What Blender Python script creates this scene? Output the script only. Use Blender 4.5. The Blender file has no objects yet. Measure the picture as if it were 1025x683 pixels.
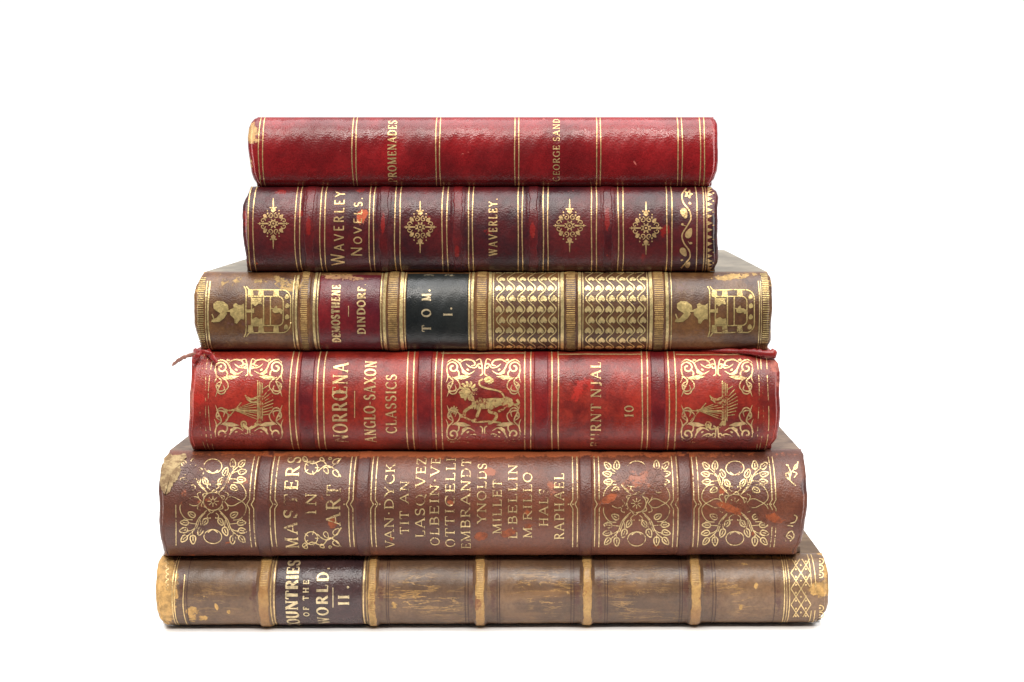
import bpy, bmesh, math, random
import numpy as np
random.seed(7)
PI = math.pi
scene = bpy.context.scene
COL = scene.collection

# ------------------------------------------------------------------ frame
# The stack is measured in photo pixels on the plane of the spines' joints;
# K turns one of those pixels into metres.
K = 0.000383
CX, HY, BY = 555.0, 163.0, 624.5       # camera column, eye level, table level
F = 1500.0                             # focal length in pixels
D = F * K
CAM = np.array([0.0, -D, (BY - HY) * K])
W, H_ = 1025.0, 683.0

# ------------------------------------------------------------------ node helpers
class NT:
    def __init__(s, mat):
        mat.use_nodes = True
        s.t = mat.node_tree; s.t.nodes.clear()
    def n(s, typ, **kw):
        nd = s.t.nodes.new(typ)
        for k, v in kw.items():
            if k.startswith('i_'):
                nd.inputs[k[2:].replace('_', ' ')].default_value = v
            else:
                setattr(nd, k, v)
        return nd
    def l(s, a, b): s.t.links.new(a, b)
    def math(s, op, a, b=None, c=None, clamp=False):
        nd = s.n('ShaderNodeMath', operation=op, use_clamp=clamp)
        for i, v in enumerate((a, b, c)):
            if v is None: continue
            if isinstance(v, (int, float)): nd.inputs[i].default_value = v
            else: s.l(v, nd.inputs[i])
        return nd.outputs[0]
    def mix(s, fac, a, b, blend='MIX'):
        nd = s.n('ShaderNodeMix', data_type='RGBA', blend_type=blend)
        for sock, v in ((nd.inputs[0], fac), (nd.inputs[6], a), (nd.inputs[7], b)):
            if isinstance(v, (int, float)): sock.default_value = v
            elif isinstance(v, (tuple, list)): sock.default_value = (*v[:3], 1)
            else: s.l(v, sock)
        return nd.outputs[2]
    def noise(s, vec, scale, detail=4, rough=0.55, w=0.0, dist=0.0):
        nd = s.n('ShaderNodeTexNoise', noise_dimensions='4D')
        nd.inputs['Scale'].default_value = scale; nd.inputs['Detail'].default_value = detail
        nd.inputs['Roughness'].default_value = rough; nd.inputs['W'].default_value = w
        nd.inputs['Distortion'].default_value = dist
        s.l(vec, nd.inputs['Vector']); return nd.outputs['Fac']
    def smooth(s, v, lo, hi, out0=0.0, out1=1.0):
        nd = s.n('ShaderNodeMapRange', interpolation_type='SMOOTHSTEP')
        s.l(v, nd.inputs['Value'])
        nd.inputs['From Min'].default_value = lo; nd.inputs['From Max'].default_value = hi
        nd.inputs['To Min'].default_value = out0; nd.inputs['To Max'].default_value = out1
        return nd.outputs['Result']

def srgb(r, g, b):
    f = lambda c: (c / 255) / 12.92 if c / 255 <= .04045 else ((c / 255 + .055) / 1.055) ** 2.4
    return (f(r), f(g), f(b))

def leather_nodes(N, sp, w):
    """worn leather: colour, roughness, normal sockets"""
    tc = N.n('ShaderNodeTexCoord'); v = tc.outputs['Object']
    at = N.n('ShaderNodeVertexColor', layer_name='wear')
    sep = N.n('ShaderNodeSeparateColor'); N.l(at.outputs['Color'], sep.inputs[0])
    big = N.noise(v, 28, 5, .6, w)
    col = N.mix(N.smooth(big, .41, .59), sp['a'], sp['b'])
    med = N.noise(v, 130, 5, .65, w + 3)
    col = N.mix(N.smooth(med, .35, .7, 0, sp.get('mottle', .45)), col, sp.get('c', sp['b']))
    fine = N.noise(v, 900, 3, .6, w + 5)
    col = N.mix(N.smooth(fine, .35, .7, 0, .38), col, tuple(c * .5 for c in sp['b']))
    if sp.get('crackle'):
        mp = N.n('ShaderNodeMapping'); mp.inputs['Scale'].default_value = (.13, 1, 1)
        N.l(v, mp.inputs['Vector'])
        st = N.noise(mp.outputs[0], 300, 5, .72, w + 9, .6)
        st2 = N.noise(mp.outputs[0], 150, 4, .6, w + 12, .4)
        ridge = N.math('ABSOLUTE', N.math('SUBTRACT', st, .5))
        line = N.math('MULTIPLY', N.smooth(ridge, .028, .0), N.smooth(N.noise(v, 60, 3, .5, w + 2), .42, .6))
        line = N.math('MULTIPLY', line, sep.outputs[1])
        col = N.mix(N.math('MULTIPLY', line, .7), col, sp['wear'])
        col = N.mix(N.math('MULTIPLY', N.smooth(st2, .5, .72, 0, .6), sep.outputs[1]), col, sp['streak'])
    rag = N.math('SUBTRACT', N.noise(v, 210, 6, .7, w + 7), .5)
    rag2 = N.math('SUBTRACT', N.noise(v, 700, 4, .6, w + 17), .5)
    rg = N.math('ADD', N.math('MULTIPLY', rag, 1.5), N.math('MULTIPLY', rag2, .7))
    # B: dark stains and darker lower spine areas, G: second colour, R: bare leather
    m3 = N.smooth(N.math('ADD', sep.outputs[2], rg), .3, .75, 0, .85)
    col = N.mix(m3, col, sp.get('dark', tuple(c * .3 for c in sp['b'])))
    if not sp.get('crackle'):
        m2 = N.smooth(N.math('ADD', sep.outputs[1], rg), .42, .62, 0, .9)
        col = N.mix(m2, col, sp['second'])
    m1 = N.smooth(N.math('ADD', sep.outputs[0], rg), .44, .58)
    wc = N.mix(N.smooth(N.noise(v, 420, 5, .7, w + 21), .35, .68), sp['wear'], tuple(c * .45 for c in sp['wear']))
    col = N.mix(m1, col, wc)
    # scattered little scuffs
    sc = N.smooth(N.noise(v, 520, 3, .5, w + 31), .74, .80, 0, sp.get('scuff', .6))
    col = N.mix(sc, col, sp['wear'])
    rough = N.math('ADD', N.smooth(N.noise(v, 75, 5, .6, w + 13), .3, .7, sp['r'] - .09, sp['r'] + .07),
                   N.math('MULTIPLY', m1, .25), clamp=True)
    # grain
    vo = N.n('ShaderNodeTexVoronoi', feature='F1'); vo.inputs['Scale'].default_value = sp.get('grain', 1150)
    N.l(v, vo.inputs['Vector'])
    hgt = N.math('ADD', N.math('MULTIPLY', vo.outputs['Distance'], -.8),
                 N.math('ADD', N.math('MULTIPLY', N.noise(v, 1900, 3, .6, w), .6),
                        N.math('MULTIPLY', N.noise(v, 260, 4, .6, w + 1), sp.get('med', .6))))
    hgt = N.math('SUBTRACT', hgt, N.math('MULTIPLY', m1, .7))
    bp = N.n('ShaderNodeBump'); bp.inputs['Strength'].default_value = sp.get('bump', .55)
    bp.inputs['Distance'].default_value = .00022
    N.l(hgt, bp.inputs['Height'])
    return v, at, col, rough, bp.outputs[0]

def mat_leather(name, sp, w=0.0):
    m = bpy.data.materials.new(name); N = NT(m)
    v, at, col, rough, nor = leather_nodes(N, sp, w)
    b = N.n('ShaderNodeBsdfPrincipled'); o = N.n('ShaderNodeOutputMaterial')
    N.l(col, b.inputs['Base Color']); N.l(rough, b.inputs['Roughness']); N.l(nor, b.inputs['Normal'])
    b.inputs['Specular IOR Level'].default_value = sp.get('spec', .5)
    N.l(b.outputs[0], o.inputs[0]); return m

def mat_gilt(name, sp, w, gold, amount=.5, metal=.55, rough=.36):
    """gold leaf pressed into that leather; where rubbed off the leather shows"""
    m = bpy.data.materials.new(name); N = NT(m)
    v, at, col, rgh, nor = leather_nodes(N, sp, w)
    n1 = N.noise(v, 1100, 4, .7, w + 40); n2 = N.noise(v, 160, 4, .6, w + 41)
    s = N.math('ADD', N.math('MULTIPLY', n1, .9), N.math('MULTIPLY', n2, .9))
    s = N.math('ADD', s, N.math('MULTIPLY', at.outputs['Alpha'], .85))
    mask = N.smooth(s, amount + .62, amount + .44)
    tone = N.mix(N.smooth(N.noise(v, 600, 3, .6, w + 43), .35, .65), gold, tuple(c * .62 for c in gold))
    c = N.mix(mask, col, tone)
    b = N.n('ShaderNodeBsdfPrincipled'); o = N.n('ShaderNodeOutputMaterial')
    N.l(c, b.inputs['Base Color']); N.l(nor, b.inputs['Normal'])
    N.l(N.math('MULTIPLY', mask, metal), b.inputs['Metallic'])
    mr = N.n('ShaderNodeMix', data_type='FLOAT'); N.l(mask, mr.inputs[0]); N.l(rgh, mr.inputs[2])
    mr.inputs[3].default_value = rough; N.l(mr.outputs[0], b.inputs['Roughness'])
    N.l(b.outputs[0], o.inputs[0]); return m

def mat_simple(name, a, b_, scale=60, rough=.6, bump=.2, w=0., stretch=None, contrast=(.35, .65), spec=.5):
    m = bpy.data.materials.new(name); N = NT(m)
    tc = N.n('ShaderNodeTexCoord'); v = tc.outputs['Object']
    if stretch:
        mp = N.n('ShaderNodeMapping'); mp.inputs['Scale'].default_value = stretch; N.l(v, mp.inputs[0]); v = mp.outputs[0]
    f = N.noise(v, scale, 6, .62, w, .3)
    col = N.mix(N.smooth(f, *contrast), a, b_)
    bp = N.n('ShaderNodeBump'); bp.inputs['Strength'].default_value = bump; bp.inputs['Distance'].default_value = .0003
    N.l(N.noise(v, scale * 6, 4, .6, w + 1), bp.inputs['Height'])
    b = N.n('ShaderNodeBsdfPrincipled'); o = N.n('ShaderNodeOutputMaterial')
    N.l(col, b.inputs['Base Color']); b.inputs['Roughness'].default_value = rough
    b.inputs['Specular IOR Level'].default_value = spec
    N.l(bp.outputs[0], b.inputs['Normal']); N.l(b.outputs[0], o.inputs[0]); return m

# ------------------------------------------------------------------ book geometry
def sstep(x, a, b):
    t = np.clip((x - a) / (b - a), 0, 1); return t * t * (3 - 2 * t)

class Book:
    """top/bot: pixel rows of the joints, L/R: outline tables (row, column)."""
    def __init__(s, name, label, top, bot, L, R, bulge, depth, board, rot=0., y0=0.):
        s.h = (bot - top) * K; s.b = bulge; s.depth = depth
        s.L, s.R, s.board = L, R, board
        xc = (board[0] + board[1]) / 2
        s.loc = np.array([(xc - CX) * K, y0, (BY - bot) * K]); s.rot = math.radians(rot)
        s.root = bpy.data.objects.new(name, None); COL.objects.link(s.root)
        s.root.empty_display_size = .05
        s.root.location = s.loc; s.root.rotation_euler = (0, 0, s.rot)
        s.root['label'] = label; s.root['category'] = 'book'; s.root['group'] = 'antique books in the stack'
        c, sn = math.cos(s.rot), math.sin(s.rot)
        s.M = np.array([[c, sn, 0], [-sn, c, 0], [0, 0, 1]])      # world -> local
        s.cam = s.M @ (CAM - s.loc)
        s.ph = np.random.RandomState(int(top)).rand(8) * 6
        s.bands = []; s.blobs = []; s.cols = []; s.prim = 0; s.mid = (top + bot) / 2
        th = np.linspace(0, PI, 2001)
        y, z = -s.b * np.sin(th), s.h / 2 * np.cos(th)
        s.th = th; s.arc = np.concatenate([[0], np.cumsum(np.hypot(np.diff(y), np.diff(z)))])
    # pixel -> (x, theta) on the spine
    def P(s, px, py):
        px = np.asarray(px, float); py = np.asarray(py, float)
        wpt = np.stack([(px - CX) * K, np.zeros_like(px), (BY - py) * K], -1)
        p = (wpt - s.loc) @ s.M.T
        d = p - s.cam; o = s.cam
        hz = s.h / 2
        A = (d[..., 1] / s.b) ** 2 + (d[..., 2] / hz) ** 2
        B = 2 * (o[1] * d[..., 1] / s.b ** 2 + (o[2] - hz) * d[..., 2] / hz ** 2)
        C = (o[1] / s.b) ** 2 + ((o[2] - hz) / hz) ** 2 - 1
        disc = np.maximum(B * B - 4 * A * C, 0)
        t = (-B - np.sqrt(disc)) / (2 * A)
        q = o + d * t[..., None]
        th = np.arctan2(-q[..., 1] / s.b, (q[..., 2] - hz) / hz)
        return q[..., 0], np.clip(th, .02, PI - .02)
    def pix(s, pts):
        """local points -> photo pixels"""
        w = pts @ s.M + s.loc
        k = D / (w[..., 1] + D)
        return CX + w[..., 0] * k / K, HY - (w[..., 2] - CAM[2]) * k / K
    def height(s, x, th):
        e = np.zeros_like(x)
        for c, hw, a in s.bands:
            u = np.clip(np.abs(x - c) / hw, 0, 1)
            e = np.maximum(e, a * np.clip(1 - u ** 3, 0, 1) ** .6)
        ph = s.ph; l = .00016
        lump = l * (np.sin(x * 210 + ph[0]) * np.sin(th * 2.3 + ph[1]) + .7 * np.sin(x * 530 + ph[2] + th * 1.7) + .5 * np.sin(x * 95 + ph[3]) + .25 * np.sin(x * 1300 + th * 9 + ph[4]))
        return e * np.sin(th) ** .4 + lump * np.sin(th)
    def surf(s, x, th, eps=0., raw=False):
        x, th = np.broadcast_arrays(np.asarray(x, float), np.asarray(th, float))
        hz = s.h / 2
        ny, nz = -np.sin(th) / s.b, np.cos(th) / hz
        l = np.hypot(ny, nz); ny, nz = ny / l, nz / l
        e = eps if raw else eps + s.height(x, th)
        return np.stack([x, -s.b * np.sin(th) + ny * e, hz + hz * np.cos(th) + nz * e], -1)
    def X(s, px):                       # column at mid height -> local x
        return s.P(np.array(px, float), np.full(np.shape(px), s.mid))[0]
    def wear(s, pts):
        px, py = s.pix(pts)
        c = np.zeros((len(pts), 4))
        for (bx, by, rx, ry, ang, ch, st) in s.blobs:
            a = math.radians(ang); dx, dy = px - bx, py - by
            u = (dx * math.cos(a) + dy * math.sin(a)) / rx; v = (-dx * math.sin(a) + dy * math.cos(a)) / ry
            c[:, ch] = np.maximum(c[:, ch], st * np.clip(1.35 - np.sqrt(u * u + v * v), 0, 1) ** .8)
        return c
    def add(s, name, verts, faces, mats, parent=None, midx=None, smooth=True, edge=None):
        me = bpy.data.meshes.new(name)
        me.from_pydata(verts.tolist(), [], faces)
        me.validate()
        ca = me.color_attributes.new('wear', 'FLOAT_COLOR', 'POINT')
        w = s.wear(verts)
        if edge is not None: w[:, 0] = np.maximum(w[:, 0], edge)
        ca.data.foreach_set('color', w.astype(np.float32).ravel())
        for m in mats: me.materials.append(m)
        if midx is not None: me.polygons.foreach_set('material_index', np.asarray(midx, np.int32))
        me.polygons.foreach_set('use_smooth', np.full(len(me.polygons), smooth))
        me.update()
        o = bpy.data.objects.new(name, me); COL.objects.link(o); o.parent = parent or s.root
        return o
    def ends(s, th):
        """x of both ends of the spine for each theta, from the outlines"""
        out = []
        for tab, g in ((s.L, s.board[0]), (s.R, s.board[1])):
            ty = [a for a, b in tab]; tx = [b for a, b in tab]
            x = np.full(th.shape, (g - CX) * K - s.loc[0])
            for _ in range(4):
                p = s.surf(x, th, 0, raw=True); px, py = s.pix(p)
                want = np.interp(py, ty, tx) + (1.0 if tab is s.R else -.9)
                x = x + (want - px) * K * .97
            q = s.h / K * th
            x = x + s.rag * K * (.8 * np.sin(q * .05 + len(out) + s.ph[4]) + .5 * np.sin(q * .09 + 2 + s.ph[6]) + .12 * np.sin(q * .31 + s.ph[5]))
            out.append(x)
        return out
    def spine(s, mats, edge_wear=(.45, .35), rowedge=.3, step=1.1, lumps=.00018):
        nth = int((s.h / K) / step * 1.25)
        th = np.linspace(0, PI, nth)
        xL, xR = s.ends(th)
        n = int((s.board[1] - s.board[0]) / step)
        u = np.linspace(0, 1, n)
        r = .0016
        # extra fine columns at the two rounded caps
        cap = np.array([0, .03, .1, .2, .35, .55, .75, 1.]) * r
        ncol = n + 2 * len(cap) + 4
        V = np.zeros((nth, ncol, 3)); E = np.zeros((nth, ncol))
        for i in range(nth):
            a, b = xL[i], xR[i]
            inner = a + r + (b - a - 2 * r) * u
            xs = np.concatenate([[a + .0005, a], a + cap[:], inner, b - cap[::-1], [b, b - .0005]])
            d = np.minimum(xs - a, b - xs)
            dd = np.clip(1 - d / r, 0, 1)
            eps = -r * (1 - np.sqrt(np.clip(1 - dd ** 2, 0, 1)))
            eps[0] = eps[-1] = -.0042; eps[1] = eps[-2] = -.0026
            eps = eps * (math.sin(th[i]) ** .5 if th[i] > .01 and th[i] < PI - .01 else 0.0) + s.height(xs, np.full(xs.shape, th[i]))
            V[i] = s.surf(xs, th[i], eps, raw=True)
            E[i] = edge_wear[0] * np.exp(-np.maximum(d, 0) / .0012) + \
                   rowedge * math.exp(-min(th[i], 9) / .22) + edge_wear[1] * .6 * math.exp(-(PI - th[i]) / .10)
        idx = np.arange(nth * ncol).reshape(nth, ncol)
        q = np.stack([idx[:-1, :-1], idx[1:, :-1], idx[1:, 1:], idx[:-1, 1:]], -1).reshape(-1, 4)
        verts = V.reshape(-1, 3); faces = q.tolist(); ed = E.reshape(-1)
        midx = np.zeros(len(faces), int)
        s.lump = None
        # gilt lines of the spine are its surface pattern: same mesh, second material
        if s.pend:
            gv, gf, gm = s.take()
            gf = [tuple(i + len(verts) for i in f) for f in gf]
            verts = np.concatenate([verts, gv]); faces += gf
            midx = np.concatenate([midx, gm]); ed = np.concatenate([ed, np.zeros(len(gv))])
        s.sp = s.add('spine', verts, faces, mats, None, midx, edge=ed)
        return s.sp
    # ---------------- flat marks laid on the leather
    pend = None; rag = .5
    EPS = .00013
    def begin(s): s.pend = [[], [], [], 0]
    def take(s):
        v, f, m, _ = s.pend; s.pend = None
        return (np.concatenate(v) if v else np.zeros((0, 3))), f, np.array(m, int)
    def end(s, name, mats, parent=None, label=None):
        v, f, m = s.take()
        o = s.add(name, v, f, mats, parent or s.sp, m)
        if label: o['label'] = label
        return o
    def _eps(s):
        s.prim += 1
        return s.EPS + (s.prim % 60) * .0000012
    def _push(s, v, f, mi=0):
        base = s.pend[3]
        s.pend[0].append(v); s.pend[1] += [tuple(base + i for i in q) for q in f]
        s.pend[2] += [mi] * len(f); s.pend[3] += len(v)
    def ribbon(s, pts, w, chart=None, mi=0, closed=False, taper=False, mx=1.4):
        pts = np.array(pts, float)
        if closed: pts = np.vstack([pts, pts[:1]])
        ws = np.broadcast_to(np.array(w, float), (len(pts),)).copy()
        P2 = [pts[0]]; W2 = [ws[0]]
        for i in range(len(pts) - 1):
            L = np.hypot(*(pts[i + 1] - pts[i])); k = max(1, int(math.ceil(L / mx)))
            for j in range(1, k + 1):
                P2.append(pts[i] + (pts[i + 1] - pts[i]) * j / k); W2.append(ws[i] + (ws[i + 1] - ws[i]) * j / k)
        P2 = np.array(P2); W2 = np.array(W2)
        if len(P2) < 2: return
        if taper:
            t = np.linspace(0, 1, len(P2)); W2 = W2 * np.clip(np.sin(t * PI) ** .6 + .12, 0, 1)
        T = np.gradient(P2, axis=0)
        if closed: T[0] = T[-1] = P2[1] - P2[-2]
        T /= np.maximum(np.hypot(T[:, 0], T[:, 1]), 1e-9)[:, None]
        Nn = np.stack([-T[:, 1], T[:, 0]], -1)
        A = P2 + Nn * W2[:, None] / 2; B = P2 - Nn * W2[:, None] / 2
        ch = chart or s.P
        xa, ta = ch(A[:, 0], A[:, 1]); xb, tb = ch(B[:, 0], B[:, 1])
        e = s._eps()
        n = len(P2)
        V = np.concatenate([s.surf(xa, ta, e), s.surf(xb, tb, e)])
        s._push(V, [(i, i + 1, n + i + 1, n + i) for i in range(n - 1)], mi)
    def fan(s, pts, chart=None, mi=0, mx=1.6):
        pts = np.array(pts, float); out = []
        for i in range(len(pts)):
            a, b = pts[i], pts[(i + 1) % len(pts)]
            k = max(1, int(math.ceil(np.hypot(*(b - a)) / mx)))
            for j in range(k): out.append(a + (b - a) * j / k)
        out = np.array(out); c = out.mean(0)
        mid = (out + c) / 2
        allp = np.vstack([out, mid, [c]])
        x, t = (chart or s.P)(allp[:, 0], allp[:, 1])
        V = s.surf(x, t, s._eps()); n = len(out)
        f = []
        for i in range(n):
            j = (i + 1) % n
            f.append((i, j, n + j, n + i)); f.append((n + i, n + j, 2 * n))
        s._push(V, f, mi)
    def vline(s, px, w=1., t0=.16, t1=None, mi=1, gaps=(), jit=.0):
        """line across the spine at constant x"""
        t1 = PI - .14 if t1 is None else t1
        x0 = float(s.X(px)); n = 60
        th = np.linspace(t0, t1, n)
        hw = w * K / 2 * (1 - s.b / D)
        j = jit * K * np.sin(np.linspace(0, 9, n) + px)
        e = s._eps()
        V = np.concatenate([s.surf(x0 - hw + j, th, e), s.surf(x0 + hw + j, th, e)])
        fs = []
        for i in range(n - 1):
            u = (i + .5) / (n - 1)
            if any(a < u < b for a, b in gaps): continue
            fs.append((i, i + 1, n + i + 1, n + i))
        s._push(V, fs, mi)
    def hatch(s, x0, x1, t0=.3, t1=None, step=2.0, w=.9, mi=0, seed=1):
        t1 = PI - .3 if t1 is None else t1
        rr = random.Random(seed)
        L0, L1 = np.interp([t0, t1], s.th, s.arc)
        n = int((L1 - L0) / (step * K)); xa, xb = float(s.X(x0)), float(s.X(x1))
        for i in range(n):
            a = L0 + (L1 - L0) * (i + .5) / n; e = s._eps()
            dw = w * K / 2 * rr.uniform(.7, 1.2); sx = rr.uniform(-.4, .4) * K; sx2 = rr.uniform(-.4, .4) * K
            th = np.interp([a - dw, a + dw], s.arc, s.th)
            xs = np.linspace(xa + sx, xb + sx2, 5)
            V = np.concatenate([s.surf(xs, th[0], e), s.surf(xs, th[1], e)])
            s._push(V, [(k, k + 1, 6 + k, 5 + k) for k in range(4)], mi)
    def patch(s, name, x0, x1, t0, t1, lift, mats, parent=None, label=None, wob=0., edge=None, n=None, ragged=0., seed=0):
        """a piece of leather pasted over / raised from the spine"""
        rr = np.random.RandomState(seed)
        xa, xb = float(s.X(x0)), float(s.X(x1))
        nx = n or max(8, int((x1 - x0) / 1.2)); nt = max(20, int(s.h / K * 1.1))
        th = np.linspace(t0, t1, nt)
        u = np.concatenate([[0], np.linspace(0, 1, nx), [1]])
        k1, k2 = rr.rand(5) * 6, rr.rand(5) * 6
        V = np.zeros((nt, nx + 2, 3)); E = np.zeros((nt, nx + 2))
        for i, t in enumerate(th):
            ja = ragged * K * (np.sin(t * 5 + k1[0]) + .8 * np.sin(t * 13 + k1[1]) + .5 * math.sin(t * 31 + k1[2]))
            jb = ragged * K * (np.sin(t * 6 + k2[0]) + .8 * np.sin(t * 11 + k2[1]) + .5 * math.sin(t * 27 + k2[2]))
            xs = (xa + ja) + (xb + jb - xa - ja) * u
            e = np.full(nx + 2, lift); e[0] = e[-1] = -.0004
            f = min(1, (t - t0) / .03, (t1 - t) / .03)
            e = np.where(e > 0, -.0004 + (lift + .0004) * max(f, 0), e)
            V[i] = s.surf(xs, t, e)
            E[i] = 0 if edge is None else edge * (np.exp(-np.minimum(u, 1 - u) * (xb - xa) / .0006))
        idx = np.arange(nt * (nx + 2)).reshape(nt, nx + 2)
        q = np.stack([idx[:-1, :-1], idx[1:, :-1], idx[1:, 1:], idx[:-1, 1:]], -1).reshape(-1, 4)
        o = s.add(name, V.reshape(-1, 3), q.tolist(), mats, parent or s.root, edge=E.reshape(-1))
        if label: o['label'] = label
        return o
    def band(s, c, hw, amp):
        s.bands.append((float(s.X(c)), hw * K, amp))
    def tchart(s, ya, yb):
        xm = s.P(np.array([400.]), np.array([ya]))
        ta, tb = s.P(np.array([CX, CX]), np.array([ya, yb]))[1]
        sa, sb = np.interp([ta, tb], s.th, s.arc)
        def ch(X, Y):
            x = s.P(np.asarray(X), np.full(np.shape(X), s.mid))[0]
            sv = sa + (np.asarray(Y) - ya) / (yb - ya) * (sb - sa)
            return x, np.clip(np.interp(sv, s.arc, s.th), .02, PI - .02)
        return ch
    def text(s, txt, x0, x1, ya, yb, weight=.15, contrast=.5, serif=True, mi=0, gap=.22, space=.45, big=None, dist_=None):
        """letters run upwards from row ya to yb; x0 = cap line, x1 = baseline"""
        ch = s.tchart(ya, yb); Hh = x1 - x0
        adv = []; pos = 0
        for i, c in enumerate(txt):
            sc = 1.0
            if big and i in big: sc = big[i]
            wd = space if c == ' ' else FONT[c][0] * sc
            adv.append((pos, wd, sc)); pos += wd + (gap if c != ' ' else 0)
        tot = pos - gap
        kk = (ya - yb) / tot
        for c, (p, wd, sc) in zip(txt, adv):
            if c == ' ': continue
            for st in FONT[c][1]:
                pts, mode = st
                pts = np.array(pts, float)
                X = x1 - pts[:, 1] * Hh * sc; Y = ya - (p + pts[:, 0] * sc) * kk
                q = np.stack([X, Y], -1)
                thick = weight * Hh * (1 + .25 * (sc - 1)); thin = thick * (1 - contrast)
                if mode == 'a':
                    dx = np.gradient(pts[:, 0]) if len(pts) > 1 else np.zeros(1); dy = np.gradient(pts[:, 1])
                    ang = np.arctan2(dy, dx)
                    wv = thin + (thick - thin) * np.abs(np.sin(ang - math.radians(20)))
                elif mode == 't': wv = np.full(len(pts), thin)
                elif mode == 'f': wv = np.full(len(pts), thick)
                else: wv = np.full(len(pts), thin * .85)
                if mode == 's' and not serif: continue
                s.ribbon(q, wv, ch, mi, mx=1.2)
    def boards(s, m_board, m_page, m_band, thick=.0027, back=True):
        x0 = (s.board[0] - CX) * K - s.loc[0]; x1 = (s.board[1] - CX) * K - s.loc[0]
        def box(name, lo, hi, mat, bev, parent=None, seg=3, concave=False):
            bm = bmesh.new()
            bmesh.ops.create_cube(bm, size=1)
            for v in bm.verts:
                for a in range(3): v.co[a] = lo[a] if v.co[a] < 0 else hi[a]
            if concave:
                ed = [e for e in bm.edges if abs(e.verts[0].co.z - e.verts[1].co.z) > .001]
                bmesh.ops.subdivide_edges(bm, edges=ed, cuts=9)
                hm = (lo[2] + hi[2]) / 2; hh = (hi[2] - lo[2]) / 2
                for v in bm.verts:
                    q = 1 - ((v.co.z - hm) / hh) ** 2
                    if v.co.y > (lo[1] + hi[1]) / 2: v.co.y -= q * .006
                    else: v.co.y -= q * s.b * .75
            elif bev:
                bmesh.ops.bevel(bm, geom=bm.edges[:], offset=bev, segments=seg, affect='EDGES', profile=.6)
            me = bpy.data.meshes.new(name); bm.to_mesh(me); bm.free()
            me.materials.append(mat)
            ca = me.color_attributes.new('wear', 'FLOAT_COLOR', 'POINT')
            co = np.zeros(len(me.vertices) * 3); me.vertices.foreach_get('co', co); co = co.reshape(-1, 3)
            ca.data.foreach_set('color', np.zeros((len(co), 4), np.float32).ravel())
            for p in me.polygons: p.use_smooth = False
            o = bpy.data.objects.new(name, me); COL.objects.link(o); o.parent = parent or s.root
            return o
        box('cover_board', (x0, .0004, s.h - thick), (x1, s.depth, s.h - .00002), m_board, .0007)
        box('cover_board', (x0, .0004, .00002), (x1, s.depth, thick), m_board, .0007)
        box('page_block', (x0 + .003, -.0005, thick + .00003), (x1 - .003, s.depth - .004, s.h - thick - .00003), m_page, 0, concave=True)
        for xe, sg in ((x0 + .0024, -1), (x1 - .0024, 1)):
            # sewn headband: a small bead following the back of the pages
            th = np.linspace(.35, PI - .35, 24); ring = []
            for t in th:
                c = np.array([xe, -s.b * .62 * math.sin(t) + .0004, s.h / 2 + (s.h / 2 - thick) * math.cos(t)])
                for k in range(8):
                    a = k * PI / 4
                    ring.append(c + np.array([math.cos(a), math.sin(a) * .8, math.sin(a) * .3]) * .0009)
            f = [(i * 8 + k, i * 8 + (k + 1) % 8, (i + 1) * 8 + (k + 1) % 8, (i + 1) * 8 + k) for i in range(23) for k in range(8)]
            s.add('headband', np.array(ring), f, [m_band])

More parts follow.
